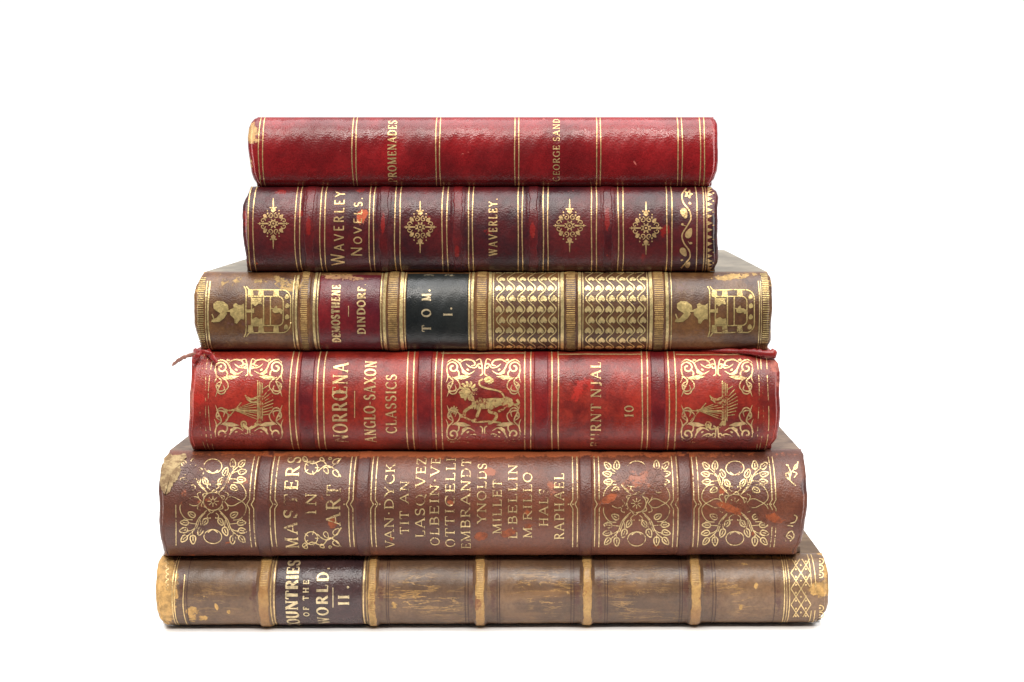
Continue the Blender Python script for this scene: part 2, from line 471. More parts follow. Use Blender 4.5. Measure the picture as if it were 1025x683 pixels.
# ------------------------------------------------------------------ stroke alphabet
def arc(cx, cy, rx, ry, a0, a1, n=14):
    return [(cx + rx * math.cos(math.radians(a0 + (a1 - a0) * i / n)), cy + ry * math.sin(math.radians(a0 + (a1 - a0) * i / n))) for i in range(n + 1)]
def sf(x, y, l=.12): return ([(x - l, y), (x + l, y)], 's')
def vs(x): return [([(x, 0), (x, 1)], 'f'), sf(x, .03), sf(x, .97)]
FONT = {
 'A': (.8, [([(.05, 0), (.4, 1)], 't'), ([(.4, 1), (.75, 0)], 'f'), ([(.17, .34), (.63, .34)], 't'), sf(.07, .03), sf(.74, .03)]),
 'B': (.62, vs(.14) + [([(.14, .97)] + arc(.34, .75, .2, .22, 90, -90) + [(.14, .53)], 'a'), ([(.14, .53)] + arc(.36, .28, .24, .25, 90, -90) + [(.14, .03)], 'a')]),
 'C': (.7, [(arc(.4, .5, .36, .48, 48, 312, 20), 'a'), ([(.66, .98), (.66, .72)], 's'), ([(.66, .02), (.66, .25)], 's')]),
 'D': (.74, vs(.14) + [([(.14, .97)] + arc(.3, .5, .4, .47, 90, -90, 18) + [(.14, .03)], 'a')]),
 'E': (.6, vs(.14) + [([(.14, .97), (.56, .97)], 't'), ([(.14, .5), (.45, .5)], 't'), ([(.14, .03), (.58, .03)], 't'), ([(.56, .98), (.56, .78)], 's'), ([(.58, .02), (.58, .24)], 's'), ([(.45, .6), (.45, .4)], 's')]),
 'F': (.56, vs(.14) + [([(.14, .97), (.54, .97)], 't'), ([(.14, .5), (.43, .5)], 't'), ([(.54, .98), (.54, .76)], 's')]),
 'G': (.76, [(arc(.4, .5, .36, .48, 48, 325, 20), 'a'), ([(.7, .02), (.7, .42)], 'f'), sf(.66, .42, .13), ([(.66, .98), (.66, .74)], 's')]),
 'H': (.78, vs(.14) + vs(.64) + [([(.14, .5), (.64, .5)], 't')]),
 'I': (.28, vs(.14)),
 'J': (.42, [([(.28, 1), (.28, .2)] + arc(.12, .2, .16, .2, 0, -120, 8), 'f'), sf(.28, .97)]),
 'K': (.74, vs(.14) + [([(.64, .97), (.2, .45)], 't'), ([(.3, .58), (.68, .02)], 'f'), sf(.64, .97), sf(.68, .03)]),
 'L': (.58, vs(.14) + [([(.14, .03), (.56, .03)], 't'), ([(.56, .02), (.56, .26)], 's')]),
 'M': (.96, [([(.12, 0), (.14, 1)], 't'), ([(.14, 1), (.48, .05)], 'f'), ([(.48, .05), (.8, 1)], 't'), ([(.8, 1), (.84, 0)], 'f'), sf(.12, .03), sf(.84, .03), sf(.1, .97, .08), sf(.86, .97, .08)]),
 'N': (.8, [([(.12, 0), (.12, 1)], 't'), ([(.12, 1), (.68, 0)], 'f'), ([(.68, 0), (.68, 1)], 't'), sf(.12, .03), sf(.68, .97), sf(.08, .97, .08)]),
 'O': (.76, [(arc(.38, .5, .34, .48, 0, 360, 26), 'a')]),
 'Q': (.76, [(arc(.38, .5, .34, .48, 0, 360, 26), 'a'), ([(.4, .15), (.78, -.15)], 'f')]),
 'P': (.6, vs(.14) + [([(.14, .97)] + arc(.34, .72, .24, .25, 90, -90) + [(.14, .47)], 'a')]),
 'R': (.7, vs(.14) + [([(.14, .97)] + arc(.34, .74, .22, .23, 90, -90) + [(.14, .51)], 'a'), ([(.34, .5), (.66, .02)], 'f'), sf(.68, .03, .07)]),
 'S': (.56, [(arc(.28, .74, .2, .24, 35, 270, 12) + arc(.28, .26, .22, .24, 90, -145, 12)[1:], 'a'), ([(.47, .98), (.47, .74)], 's'), ([(.06, .02), (.06, .28)], 's')]),
 'T': (.66, [([(.33, 0), (.33, 1)], 'f'), sf(.33, .03), ([(.03, .97), (.63, .97)], 't'), ([(.03, .98), (.03, .74)], 's'), ([(.63, .98), (.63, .74)], 's')]),
 'U': (.76, [([(.14, 1), (.14, .32)] + arc(.38, .3, .24, .3, 180, 360, 12) + [(.62, 1)], 'a'), sf(.14, .97), sf(.62, .97)]),
 'V': (.76, [([(.05, 1), (.39, 0)], 'f'), ([(.39, 0), (.72, 1)], 't'), sf(.06, .97), sf(.71, .97)]),
 'W': (1.05, [([(.04, 1), (.3, 0)], 'f'), ([(.3, 0), (.53, 1)], 't'), ([(.53, 1), (.78, 0)], 'f'), ([(.78, 0), (1.0, 1)], 't'), sf(.06, .97), sf(.99, .97), sf(.53, .97)]),
 'X': (.74, [([(.06, 1), (.68, 0)], 'f'), ([(.64, 1), (.08, 0)], 't'), sf(.07, .97), sf(.65, .97), sf(.08, .03), sf(.68, .03)]),
 'Y': (.74, [([(.04, 1), (.37, .48)], 'f'), ([(.7, 1), (.37, .48)], 't'), ([(.37, .5), (.37, 0)], 'f'), sf(.05, .97), sf(.69, .97), sf(.37, .03)]),
 'Z': (.66, [([(.06, .97), (.6, .97)], 't'), ([(.6, .97), (.05, .03)], 'f'), ([(.05, .03), (.62, .03)], 't'), ([(.06, .98), (.06, .76)], 's'), ([(.62, .02), (.62, .24)], 's')]),
 '1': (.3, vs(.16) + [([(.16, .97), (.02, .8)], 't')]),
 '0': (.56, [(arc(.28, .5, .24, .48, 0, 360, 24), 'a')]),
 '.': (.16, [([(.02, .07), (.14, .07)], 'f')]),
 '-': (.34, [([(.02, .45), (.32, .45)], 't')]),
 '*': (.2, [([(.04, .5), (.16, .5)], 'f')]),
 '@': (1.1, [(arc(.4, .5, .34, .48, 0, 360, 26), 'a'), ([(.66, 0), (.66, 1)], 'f'), ([(.66, .97), (1.06, .97)], 't'), ([(.66, .5), (.94, .5)], 't'), ([(.66, .03), (1.08, .03)], 't'), ([(1.06, .98), (1.06, .78)], 's'), ([(1.08, .02), (1.08, .24)], 's')]),
}

# ------------------------------------------------------------------ motif helpers (pixel chart)
def ring(cx, cy, rx, ry=None, a0=0, a1=360, n=18):
    ry = rx if ry is None else ry
    return arc(cx, cy, rx, ry, a0, a1, n)
def leaf(cx, cy, l, w, ang):
    a = math.radians(ang); out = []
    for i in range(12):
        t = i / 12 * 2 * PI
        x = l / 2 * math.cos(t); y = w / 2 * math.sin(t) * (1 - .35 * math.cos(t))
        out.append((cx + x * math.cos(a) - y * math.sin(a), cy + x * math.sin(a) + y * math.cos(a)))
    return out
def spiral(cx, cy, r, a0, turns=1.3, n=22, sgn=1):
    return [(cx + r * (1 - .8 * i / n) * math.cos(math.radians(a0) + sgn * turns * 2 * PI * i / n),
             cy + r * (1 - .8 * i / n) * math.sin(math.radians(a0) + sgn * turns * 2 * PI * i / n)) for i in range(n + 1)]
def curve(pts, n=6):
    """Catmull-Rom through the points"""
    p = [pts[0]] + list(pts) + [pts[-1]]; out = []
    for i in range(1, len(p) - 2):
        for j in range(n):
            t = j / n
            out.append(tuple(.5 * ((2 * p[i][k]) + (-p[i - 1][k] + p[i + 1][k]) * t + (2 * p[i - 1][k] - 5 * p[i][k] + 4 * p[i + 1][k] - p[i + 2][k]) * t * t
                                   + (-p[i - 1][k] + 3 * p[i][k] - 3 * p[i + 1][k] + p[i + 2][k]) * t ** 3) for k in (0, 1)))
    out.append(tuple(pts[-1])); return out

GOLD = (.80, .53, .24)
page = mat_simple('old_page_edges', (.55, .46, .32), (.38, .30, .19), 900, .8, .4, 0, (.05, .05, 3))
hbm = mat_simple('faded_headband_silk', (.42, .33, .2), (.25, .1, .08), 2500, .7, .3)

# ================================================================== BOOK 1 (top)
B = Book('antique_book', 'plain glossy red leather book with thin paired gilt lines, topmost of the stack', 117, 186.3,
         [(117, 258), (118, 254), (121, 251.5), (126, 249), (135, 248), (150, 248.2), (163, 249.2), (172, 251), (180, 254), (186, 258)],
         [(117, 712), (118.5, 715), (122, 717), (150, 717.3), (172, 716.5), (180, 714), (185, 709)],
         .0070, .112, (256, 712))
sp = dict(a=srgb(150, 28, 32), b=srgb(108, 17, 22), c=srgb(132, 17, 20), wear=srgb(214, 168, 110), second=srgb(205, 110, 100), r=.29, grain=1250, bump=.32, med=.12, mottle=.3, scuff=.25)
B.blobs += [(252, 134, 6, 12, 10, 0, .85), (258, 140, 8, 3, -10, 0, .7), (253, 124, 6, 6, 0, 0, .5), (250, 165, 3, 14, 0, 0, .42), (374, 143, 2, 6, 0, 1, .42), (340, 151, 1.2, 1.2, 0, 1, .8),
            (635, 163, 4, .9, 55, 1, .72), (462, 154, 2.5, 1.3, -20, 1, .6), (468, 152.5, 3, .7, -20, 1, .6), (478, 174, 1.6, 6, 5, 1, .38), (421, 166, 1.8, 5, 12, 1, .34), (309, 170, .8, 3, 0, 1, .5),
            (711, 150, 3, 14, 5, 1, .3), (714, 128, 3, 8, 0, 1, .36), (252, 163, 1.4, 4, 0, 1, .55), (709, 157, 2, 3, 0, 1, .5), (251, 175, 2.4, 9, 0, 1, .3),
            (391, 180, 6, 4, 0, 3, .3), (556, 178, 5, 4, 0, 3, .3), (544, 119, 3, 1.5, 0, 1, .5)]
L1 = mat_leather('red_leather_plain', sp, 1.); G1 = mat_gilt('gilt_on_plain_red', sp, 1., GOLD, .60)
B.begin()
for x in (258.2, 262.2, 351.8, 355.6, 435.6, 439.5, 514.6, 518.6, 596.8, 600.6, 678.2, 682.4, 700.6, 704.7):
    B.vline(x, .95, jit=.15)
B.spine([L1, G1], (.35, .2), .12)
B.begin(); B.text('PROMENADES', 387.4, 396, 181.5, 121, .16, .5); B.end('title_lettering', [G1])
B.begin(); B.text('GEORGE SAND', 553, 559.6, 180.5, 119.5, .15, .45); B.end('title_lettering', [G1])
B.boards(mat_leather('red_board_cloth', dict(sp, r=.5), 1.5), page, hbm)

# ================================================================== BOOK 2
B = Book('antique_book', 'dark maroon leather book with gilt snowflake ornaments and faded red bands, second from the top', 186.5, 271.5,
         [(186, 252), (192, 248.5), (198, 245), (204, 242.6), (215, 242), (230, 242.6), (250, 244.5), (262, 245.8), (271, 248)],
         [(185, 707), (187, 712), (190, 715.5), (196, 717), (220, 717.5), (250, 717.3), (264, 717), (271, 714)],
         .0092, .118, (251, 711))
sp = dict(a=srgb(94, 30, 32), b=srgb(56, 20, 26), c=srgb(108, 22, 24), wear=srgb(196, 84, 40), second=srgb(130, 26, 22), dark=srgb(24, 16, 20), r=.37, grain=1300, bump=.36, med=.2, scuff=.12)
B.blobs += [(362, 216, 6.5, 11, 8, 0, .85), (256, 262, 7, 5, 0, 0, .38), (281, 192, 9, 3, 0, 1, .6), (245, 220, 3.5, 26, 0, 1, .5), (665, 230, 9, 9, 0, 1, .5), (431, 216, 7, 6, 0, 1, .42),
            (643, 258, 5, 6, 0, 1, .6), (488, 232, 8, 6, 0, 1, .5), (300, 213, 4, 5, 0, 1, .6), (572, 192, 16, 3, 0, 1, .4), (640, 190, 18, 3, 0, 1, .4), (700, 192, 9, 4, 0, 0, .5), (702, 215, 6, 20, 0, 1, .4),
            (714, 235, 3.5, 24, 0, 2, .8), (687, 225, 6, 40, 0, 2, .4), (702, 262, 6, 6, 0, 0, .35), (415, 188, 40, 2, 0, 1, .4), (362, 190, 10, 4, 0, 1, .45), (486, 190, 20, 3, 0, 1, .35),
            (246, 262, 3, 8, 0, 1, .5), (590, 222, 5, 7, 0, 1, .35), (488, 195, 6, 5, 0, 3, .5), (597, 257, 5, 8, 0, 2, .2), (355, 247, 4, 4, 0, 1, .3), (394, 203, 2.5, 1, 20, 2, .9)]
L2 = mat_leather('maroon_leather', sp, 2.); G2 = mat_gilt('gilt_on_maroon', sp, 2., GOLD, .60)
for c in (309, 383.6, 457.6, 533.4, 608): B.band(c, 7.5, .00055)
B.begin()
for x in (247.6, 252.6, 294.6, 299.2, 319.6, 324.2, 368.8, 373.2, 394.4, 399.6, 441.8, 446.8, 468.2, 472.4, 518, 522.2, 543.2, 547.8, 591.6, 596.6, 618.4, 623.4, 667.2, 672.2, 697.2, 704.2):
    B.vline(x, 1.0, .12, PI - .1, jit=.25)
B.vline(707, .7, .12, PI - .1)
for i in range(17):                                      # toothed edge
    th = .22 + (PI - .44) * (i + .5) / 17
    y = B.pix(B.surf(np.array([B.X(708)]), np.array([th])))[1][0]
    B.fan([(707.6, y - 2.1), (712.6, y + random.uniform(-.6, .4)), (707.6, y + 2.1)], mi=1)
    if i % 2: B.fan(leaf(713.4, y + 2.2, 1.8, 1.4, 0), mi=1)
B.spine([L2, G2], (.25, .15), .1)
sp2b = dict(sp, a=srgb(104, 24, 28), b=srgb(62, 18, 24), c=srgb(122, 26, 24), wear=srgb(190, 60, 34))
Lb = mat_leather('worn_red_band_leather', sp2b, 2.6)
for i, c in enumerate((309, 383.6, 457.6, 533.4, 608)):
    B.blobs += [(c - 1, [228, 224, 252, 231, 219][i], 3, [13, 14, 8, 11, 16][i], 0, 1, .8), (c, [237, 245, 255, 236, 256][i], 2.4, 5, 0, 0, [.4, .1, .5, .5, .4][i])]
    B.patch('raised_band', c - 4.6, c + 4.2, .06, PI - .06, .00008, [Lb], B.sp, seed=i, ragged=.5)
def snow(cx, cy, s=1., lo=1.):
    R = lambda pts, w=1., **k: B.ribbon([(cx + a * s, cy + b * s) for a, b in pts], w, **k)
    Fn = lambda pts: B.fan([(cx + a * s, cy + b * s) for a, b in pts])
    R(ring(0, 0, 2.9), 1.0); Fn(ring(0, 0, 1.2, n=8)[:-1]); 
    for k in range(8):
        a = k * PI / 4 + PI / 8
        Fn(leaf(4.4 * math.cos(a), 4.4 * math.sin(a), 2.2, 1.5, math.degrees(a)))
    for sx in (-1, 1):
        for sy in (-1, 1):
            R(spiral(sx * 3.3, sy * 8.2, 3.0, 90 * sy, 1.1, sgn=sx * sy), .95)
            R(spiral(sx * 11, sy * 2.9, 2.8, 0 if sx < 0 else 180, 1.0, sgn=-sx * sy), .9)
            Fn(leaf(sx * 8.4, sy * 7.6, 5.4, 3.4, 45 * sx * sy)); Fn(leaf(sx * 9.4, sy * 5.6, 2.4, 2, 0)); Fn(leaf(sx * 6, sy * 10.2, 2.4, 1.6, 90))
            Fn(leaf(sx * 6.2, sy * 13.4, 1.5, 1.5, 0))
        R([(sx * 5, 0), (sx * 12, 0)], 1.6); R([(sx * 12, 0), (sx * 16.6, 0)], (1.3, .5)); Fn(leaf(sx * 14.2, 0, 1.4, 3, 0))
    for sy, ll in ((-1, 1.), (1, lo)):
        Fn([(-2.6, sy * 13.6), (0, sy * 11.4), (2.6, sy * 13.6), (1.8, sy * 16.4), (0, sy * 18.2), (-1.8, sy * 16.4)])
        Fn(leaf(-2.8, sy * 16.6, 2, 1.6, 0)); Fn(leaf(2.8, sy * 16.6, 2, 1.6, 0))
        R([(0, sy * 17), (0, sy * (23.5 + 3 * ll))], (1.6, .6))
for cx, cy, s in ((273, 223.5, .95), (420, 227, .98), (569.6, 225.6, 1.), (646, 228, 1.)):
    B.begin(); snow(cx, cy, s); B.end('gilt_ornament', [G2])
B.begin(); B.text('WAVERLEY', 333.6, 343.4, 265, 192, .135, .12, False, gap=.34, big={0: 1.4}); B.text('NOVELS.', 353.4, 361.5, 256, 198, .16, .12, False, gap=.36, big={0: 1.4}); B.end('title_lettering', [G2])
B.begin(); B.text('WAVERLEY.', 488.6, 497, 255.5, 199, .16, .3, True, gap=.34); B.end('title_lettering', [G2])
B.begin()
B.ribbon(curve([(686.5, 188.5), (682, 195), (683.5, 203), (689.5, 211), (690.8, 219), (686.5, 227), (682, 235), (684, 243), (689, 250), (690, 257), (685.5, 263), (681, 268)]), 1.35)
for a in ((684.2, 213.5, 11, 6.6, 70), (689, 233, 11, 6.4, -65), (683.6, 252, 10, 6, 60), (688, 264.6, 7, 4.4, -60)):
    B.fan(leaf(*a))
for k in range(5): B.fan(leaf(688.5 + 2.7 * math.cos(k * 1.26), 194.3 + 2.7 * math.sin(k * 1.26), 3.8, 2.6, math.degrees(k * 1.26)))
for a in ((682.6, 224.5, 3, 2.4, 30), (690, 203.5, 3, 2.4, 30), (691, 243, 3, 2.4, 0), (682, 260, 2.6, 2, 0)): B.fan(leaf(*a)); 
B.ribbon([(683, 225), (686, 226)], .7); B.ribbon([(688, 241), (690, 244)], .7)
B.end('gilt_vine_border', [G2])
B.boards(mat_leather('maroon_board', dict(sp, r=.5), 2.5), page, hbm)

# ================================================================== BOOK 3
B = Book('antique_book', 'brown calf book with gilt arms and red and black title labels, third from top', 271.6, 349.7,
         [(271, 205), (276, 201), (285, 196), (295, 193.6), (310, 193), (325, 194.5), (335, 197), (348, 201)],
         [(270, 764), (272, 767.5), (276, 770), (285, 771.3), (310, 772), (330, 771.3), (342, 770), (348, 767)],
         .010, .145, (203.5, 768))
sp = dict(a=srgb(124, 82, 50), b=srgb(78, 48, 34), c=srgb(146, 106, 60), wear=srgb(196, 158, 96), second=srgb(104, 70, 66), dark=srgb(52, 30, 24), r=.38, grain=1700, bump=.35, scuff=.35)
B.blobs += [(240, 281, 38, 7, 5, 0, .46), (286, 284, 26, 8, 10, 0, .64), (225, 342, 40, 5, 0, 0, .34), (295, 340, 8, 6, 0, 0, .4), (200, 285, 9, 10, 30, 0, .5), (340, 277, 30, 4, 3, 0, .62), (440, 275, 40, 2, 0, 0, .5), (560, 273, 150, 1.6, 0, 0, .45), (735, 276, 32, 4.5, -6, 0, .62), (766, 284, 6, 12, 0, 0, .5),
            (222, 283, 3, 6, 0, 0, .5), (690, 288, 18, 8, 0, 1, .45), (240, 328, 30, 14, 0, 1, .35), (230, 337, 20, 10, 0, 2, .2), (700, 330, 22, 12, 0, 1, .35), (745, 281, 10, 4, 20, 2, .45), (255, 347, 50, 1.8, 0, 0, .3),
            (235, 310, 26, 20, 0, 2, .16), (700, 312, 26, 20, 0, 2, .1), (762, 325, 8, 16, 0, 0, .25), (365, 280, 18, 5, 0, 3, .5), (735, 331, 24, 8, 0, 3, .2)]
L3 = mat_leather('brown_calf', sp, 3.)
OG = (.66, .49, .20); GY = (.76, .58, .27)
G3 = mat_gilt('gilt_on_brown_calf', sp, 3., GY, .66); G3b = mat_gilt('dull_gilt_arms', sp, 3., OG, .56, .5, .4)
for c, hw in ((303.6, 5.5), (392.5, 6.5), (481.3, 6.5), (570.6, 6.5), (659, 6.5)): B.band(c, hw + 1.5, .0007)
B.begin()
for x, w in ((205, 1.), (207.6, 1.6), (292.4, .9), (295.6, 2.2), (313.6, 2.4), (317, 1.), (380.4, 1.), (384, 3.), (401, 3.2), (404.4, 1.), (468.8, 1.1), (472.2, 2.4), (489.8, 3.), (493.2, .9),
             (558.6, .9), (562.2, 3.2), (579.6, 3.), (583, .9), (647.6, .9), (651.2, 3.), (667.4, 3.), (671.6, .9), (759.6, .9), (761.6, .7)):
    g = ((0, .1),) if x < 210 or x > 755 else ()
    B.vline(x, w, .12 if 300 < x < 700 else .4, PI - .16, gaps=g, jit=.15)
B.hatch(196.5, 203, .5, PI - .35, 2.2, .9, 2, 3)
B.hatch(763, 769.6, .25, PI - .3, 2.2, 1., 2, 4)
B.spine([L3, G3, G3b], (.5, .3), .3)
Lb3 = mat_leather('dark_calf_band', dict(sp, a=srgb(112, 72, 44), b=srgb(78, 46, 32)), 3.5)
for i, (a, b) in enumerate(((300.4, 307), (388, 397), (477, 485.8), (566.4, 575), (654.6, 663.4))):
    m = (a + b) / 2
    o = B.patch('raised_band', m - 6.2, m + 6.2, .08, PI - .08, .00006, [Lb3], B.sp, seed=i)
    B.begin(); B.hatch(a, b, .22, PI - .2, 2.0, 1.15, 0, i + 9); v_, f_, m_ = B.take()
    me = o.data                                                   # hatching is this band's own pattern
    bm = bmesh.new(); bm.from_mesh(me); vs_ = [bm.verts.new(p) for p in v_]
    for q in f_:
        ff = bm.faces.new([vs_[k] for k in q]); ff.material_index = 1
    bm.to_mesh(me); bm.free(); me.materials.append(G3b)
RL = mat_leather('dark_red_label', dict(a=srgb(124, 24, 30), b=srgb(82, 20, 32), c=srgb(108, 26, 32), wear=srgb(178, 132, 92), second=srgb(150, 24, 24), r=.36, grain=2000, bump=.3, scuff=.1), 3.2)
GL = mat_gilt('gilt_on_red_label', dict(a=srgb(124, 24, 30), b=srgb(82, 20, 32), wear=srgb(178, 132, 92), second=srgb(150, 24, 24), r=.36), 3.2, (.78, .55, .27), .52)
BLS = dict(a=srgb(34, 38, 38), b=srgb(20, 24, 26), c=srgb(42, 42, 38), wear=srgb(120, 110, 88), second=srgb(60, 58, 50), r=.34, grain=2000, bump=.28, scuff=.1)
BL = mat_leather('black_label', BLS, 3.3); GB = mat_gilt('gilt_on_black_label', BLS, 3.3, (.78, .62, .38), .86)
lab = B.patch('title_label', 318.2, 379.4, .36, PI - .18, .0001, [RL], label='worn dark red title label', ragged=.25)
B.EPS = .00021
B.begin(); B.text('DEMOSTHENE', 331.2, 339.4, 342, 285.5, .24, .45); B.ribbon([(348.4, 306), (348.4, 316.5)], .8); B.text('DINDORF.', 357, 364.8, 334, 284.5, .24, .45); B.end('title_lettering', [GL], lab)
lab = B.patch('title_label', 405.6, 467.8, .26, PI - .18, .0001, [BL], label='black volume label')
B.begin()
for c, a, b in (('T', 331.5, 325.3), ('O', 316.6, 309.4), ('M', 301, 294)): B.text(c, 421.6, 430.6, a, b, .2, .5)
B.fan(leaf(429.6, 290.8, 1.8, 1.8, 0)); B.text('I', 443.4, 452.2, 316, 313.2, .2, .5); B.fan(leaf(451.2, 308.6, 2., 2., 0))
B.end('title_lettering', [GB], lab)
B.EPS = .00013
def trellis(x0, x1):
    n = 6; dx = (x1 - x0) / n
    for k in range(n):
        c = x0 + dx * (k + .5)
        pts = []
        for i in range(61):
            th = .12 + (PI - .26) * i / 60
            s_ = np.interp(th, B.th, B.arc) / K
            pts.append((c + dx * .36 * math.sin(s_ * PI / 10.6) + .0, th))
        w = 1.4
        X = np.array([p[0] for p in pts]); T = np.array([p[1] for p in pts]); e = B._eps()
        xa = B.X(X - w / 2); xb = B.X(X + w / 2)
        V = np.concatenate([B.surf(xa, T, e), B.surf(xb, T, e)]); m = len(pts)
        B._push(V, [(i, i + 1, m + i + 1, m + i) for i in range(m - 1)])
    tot = B.arc[-1] / K; r = 0; sv = 5.8
    while sv < tot - 4:
        th = np.interp(sv * K, B.arc, B.th)
        for k in range(n):
            c = x0 + dx * (k + .5 + (.16 if r % 2 else -.16))
            if c > x1 - 2: continue
            y = B.pix(B.surf(np.array([B.X(c)]), np.array([th])))[1][0]; q = math.sin(th)
            B.fan([(c + a * .84, y + b * q * .98) for a, b in ((-3.6, 2.2), (-4.1, .2), (-2.6, -2.2), (0, -4.2), (2.6, -2.2), (4.1, .2), (3.6, 2.2), (1.9, 3.1), (0, 1.6), (-1.9, 3.1))])
        sv += 10.6; r += 1
for a, b in ((495, 557.6), (584.4, 646.6)):
    B.begin(); trellis(a, b); B.end('gilt_trellis_panel', [G3])
def arms(o):
    R = lambda pts, w, **k: B.ribbon([(x + o, y) for x, y in pts], w, **k)
    Fn = lambda pts: B.fan([(x + o, y) for x, y in pts])
    R(curve([(243.6, 286.5), (245.8, 292), (245.6, 312), (245.8, 330), (243.8, 337)]), 1.2)
    R([(246, 286.5), (249, 290.2), (282, 290)] + arc(282, 299, 8.4, 9, -90, 0, 8) + [(290.4, 323)] + arc(282, 323, 8.4, 9.4, 0, 90, 8) + [(249, 332.6), (246, 336.5)], 1.1)
    R([(248, 296.6), (278, 296.6)] + arc(278, 302, 5, 5.4, -90, 0, 6) + [(283, 320)] + arc(278, 320, 5, 5.4, 0, 90, 6) + [(248, 325.6)], 1.1)
    R([(251.4, 296.6), (251.4, 325.6)], 1.2); R([(263.4, 296.6), (263.4, 325.6)], 1.3); R([(270.2, 296.6), (270.2, 325.6)], 1.2)
    for x in (248, 258.5, 273.5):
        for y in (293.4, 329):
            Fn([(x, y - 3), (x + 4.6, y - 3), (x + 5.4, y + 2.8), (x - .6, y + 3)])
    for x, y in ((286.8, 297), (287.2, 306), (287, 317), (286, 327)): Fn(leaf(x, y, 4.4, 5, 20)); 
    Fn([(252, 298), (262, 298), (261, 301), (262, 304.5), (258, 304), (255, 306.5), (252, 304)])
    Fn([(252, 319), (256, 317), (259, 319), (262, 318), (262.6, 324.6), (252, 324.6)]); Fn([(252, 309), (254, 308), (254, 313), (252, 313)])
    Fn(leaf(277, 310.5, 10, 5, 0)); Fn(leaf(275, 309, 3, 7, 30)); Fn(leaf(280.6, 311, 3, 6, -20)); R([(271, 308.5), (283, 310.5)], 1.2)
    R([(246, 311), (251, 311)], 3)
    # coronet
    Fn([(233, 304.6), (235.6, 303), (238, 305), (241, 305.2), (243.8, 303.4), (244, 319.5), (240.6, 319), (238.6, 321), (236.6, 323.8), (234.4, 323), (234, 318.6), (230, 315), (229.6, 309.5), (233.4, 308)])
    # crouching beast on its cap
    Fn([(213, 303.6), (217, 301), (223, 301.6), (227.6, 305), (228.4, 309.4), (226, 313), (222, 314.6), (218, 312), (215, 310.4), (213, 308)])
    Fn([(222, 311), (227, 313.4), (224, 318), (219.4, 321.6), (213, 322.4), (211, 320), (216, 318)]); R([(226, 311), (231, 311)], 1.8)
    R(curve([(211.6, 314), (213.6, 320), (211, 321.6)]), 1.2)
B.begin(); arms(0); B.end('gilt_coat_of_arms', [G3b]); B.begin(); arms(464); B.end('gilt_coat_of_arms', [G3b])
B.boards(mat_simple('grey_marbled_board', srgb(144, 132, 112), srgb(98, 86, 68), 55, .42, .25, 2., (1, .5, 1)), page, hbm)

# ================================================================== BOOK 4
B = Book('antique_book', 'bright red book with gilt lion and ships and torn headcap, above the floral one', 350, 449.6,
         [(351, 194), (356, 192), (370, 190.8), (400, 189.6), (430, 187.8), (437, 187.6), (443, 189.5), (449, 193)],
         [(351, 771), (357, 773), (362, 777.6), (372, 779.4), (400, 780), (428, 779), (440, 776.4), (446, 772), (450, 765)],
         .0115, .150, (193, 772))
sp = dict(a=srgb(154, 42, 31), b=srgb(104, 24, 21), c=srgb(176, 56, 38), wear=srgb(186, 104, 88), second=srgb(172, 42, 32), dark=srgb(84, 17, 24), r=.36, grain=1700, bump=.35, med=.5, scuff=.3, mottle=.6)
B.blobs += [(776, 367, 8, 6, 20, 0, .8), (778, 385, 2.5, 16, 0, 0, .5), (768, 358, 8, 3, 20, 0, .5), (190, 398, 3.4, 36, 2, 0, .62), (196, 360, 6, 8, 20, 0, .3), (199, 398, 8, 8, 0, 1, .7), (583, 388, 20, 14, -20, 1, .62), (380, 420, 7, 20, 0, 1, .5), (700, 366, 18, 8, 0, 1, .4),
            (625, 385, 20, 10, 0, 2, .4), (306, 397, 8, 12, 0, 2, .45), (545, 420, 12, 26, 0, 2, .38), (658, 420, 8, 26, 0, 2, .38), (240, 425, 24, 12, 0, 2, .3), (480, 430, 30, 8, 0, 2, .3), (420, 425, 14, 20, 0, 2, .35),
            (600, 440, 50, 8, 0, 2, .3), (560, 368, 10, 7, 20, 1, .3), (335, 382, 8, 20, 0, 1, .6), (240, 382, 20, 6, -20, 1, .4), (774, 400, 4, 30, 0, 1, .3), (206, 360, 12, 5, 0, 1, .6), (445, 375, 12, 8, 0, 1, .4),
            (600, 442, 9, 9, 0, 3, .5), (345, 440, 14, 5, 0, 3, .34), (240, 440, 44, 7, 0, 3, .52), (484, 441, 44, 7, 0, 3, .5), (720, 442, 44, 6, 0, 3, .6), (200, 400, 9, 50, 0, 3, .42), (762, 400, 6, 44, 0, 3, .34), (606, 440, 60, 3, 0, 2, .3)]
L4 = mat_leather('bright_red_leather', sp, 4.); G4 = mat_gilt('gilt_on_bright_red', sp, 4., (.84, .56, .27), .56)
for c in (305.8, 424, 541, 658.4): B.band(c, 8.5, .0003)
B.begin()
for x in (289.4, 295.2, 316.8, 323.2, 406.4, 412.8, 435, 441.4, 524.6, 530.6, 551.8, 558.2, 642.4, 647.8, 669.2, 676, ):
    B.vline(x, 1.15, .14, PI - .14, jit=.25)
for x in (200, 204.6, 208.4, 759, 763, 768.6): B.vline(x, .8, .3, PI - .2, gaps=((.2, .26), (.45, .5), (.7, .73)), jit=.6)
for a, b, y in ((558, 642.4, 354.6), (676, 750, 355), (441, 524.6, 353.6)): B.ribbon([(a, y), (b, y)], 1., mi=1)
B.spine([L4, G4], (.3, .2), .15)
Lb4 = mat_leather('purple_red_band', dict(sp, a=srgb(120, 26, 28), b=srgb(88, 18, 24), c=srgb(142, 32, 28)), 4.6)
for i, c in enumerate((305.8, 424, 541, 658.4)): B.patch('raised_band', c - 7.2, c + 7.2, .05, PI - .05, .00005, [Lb4], B.sp, seed=i)
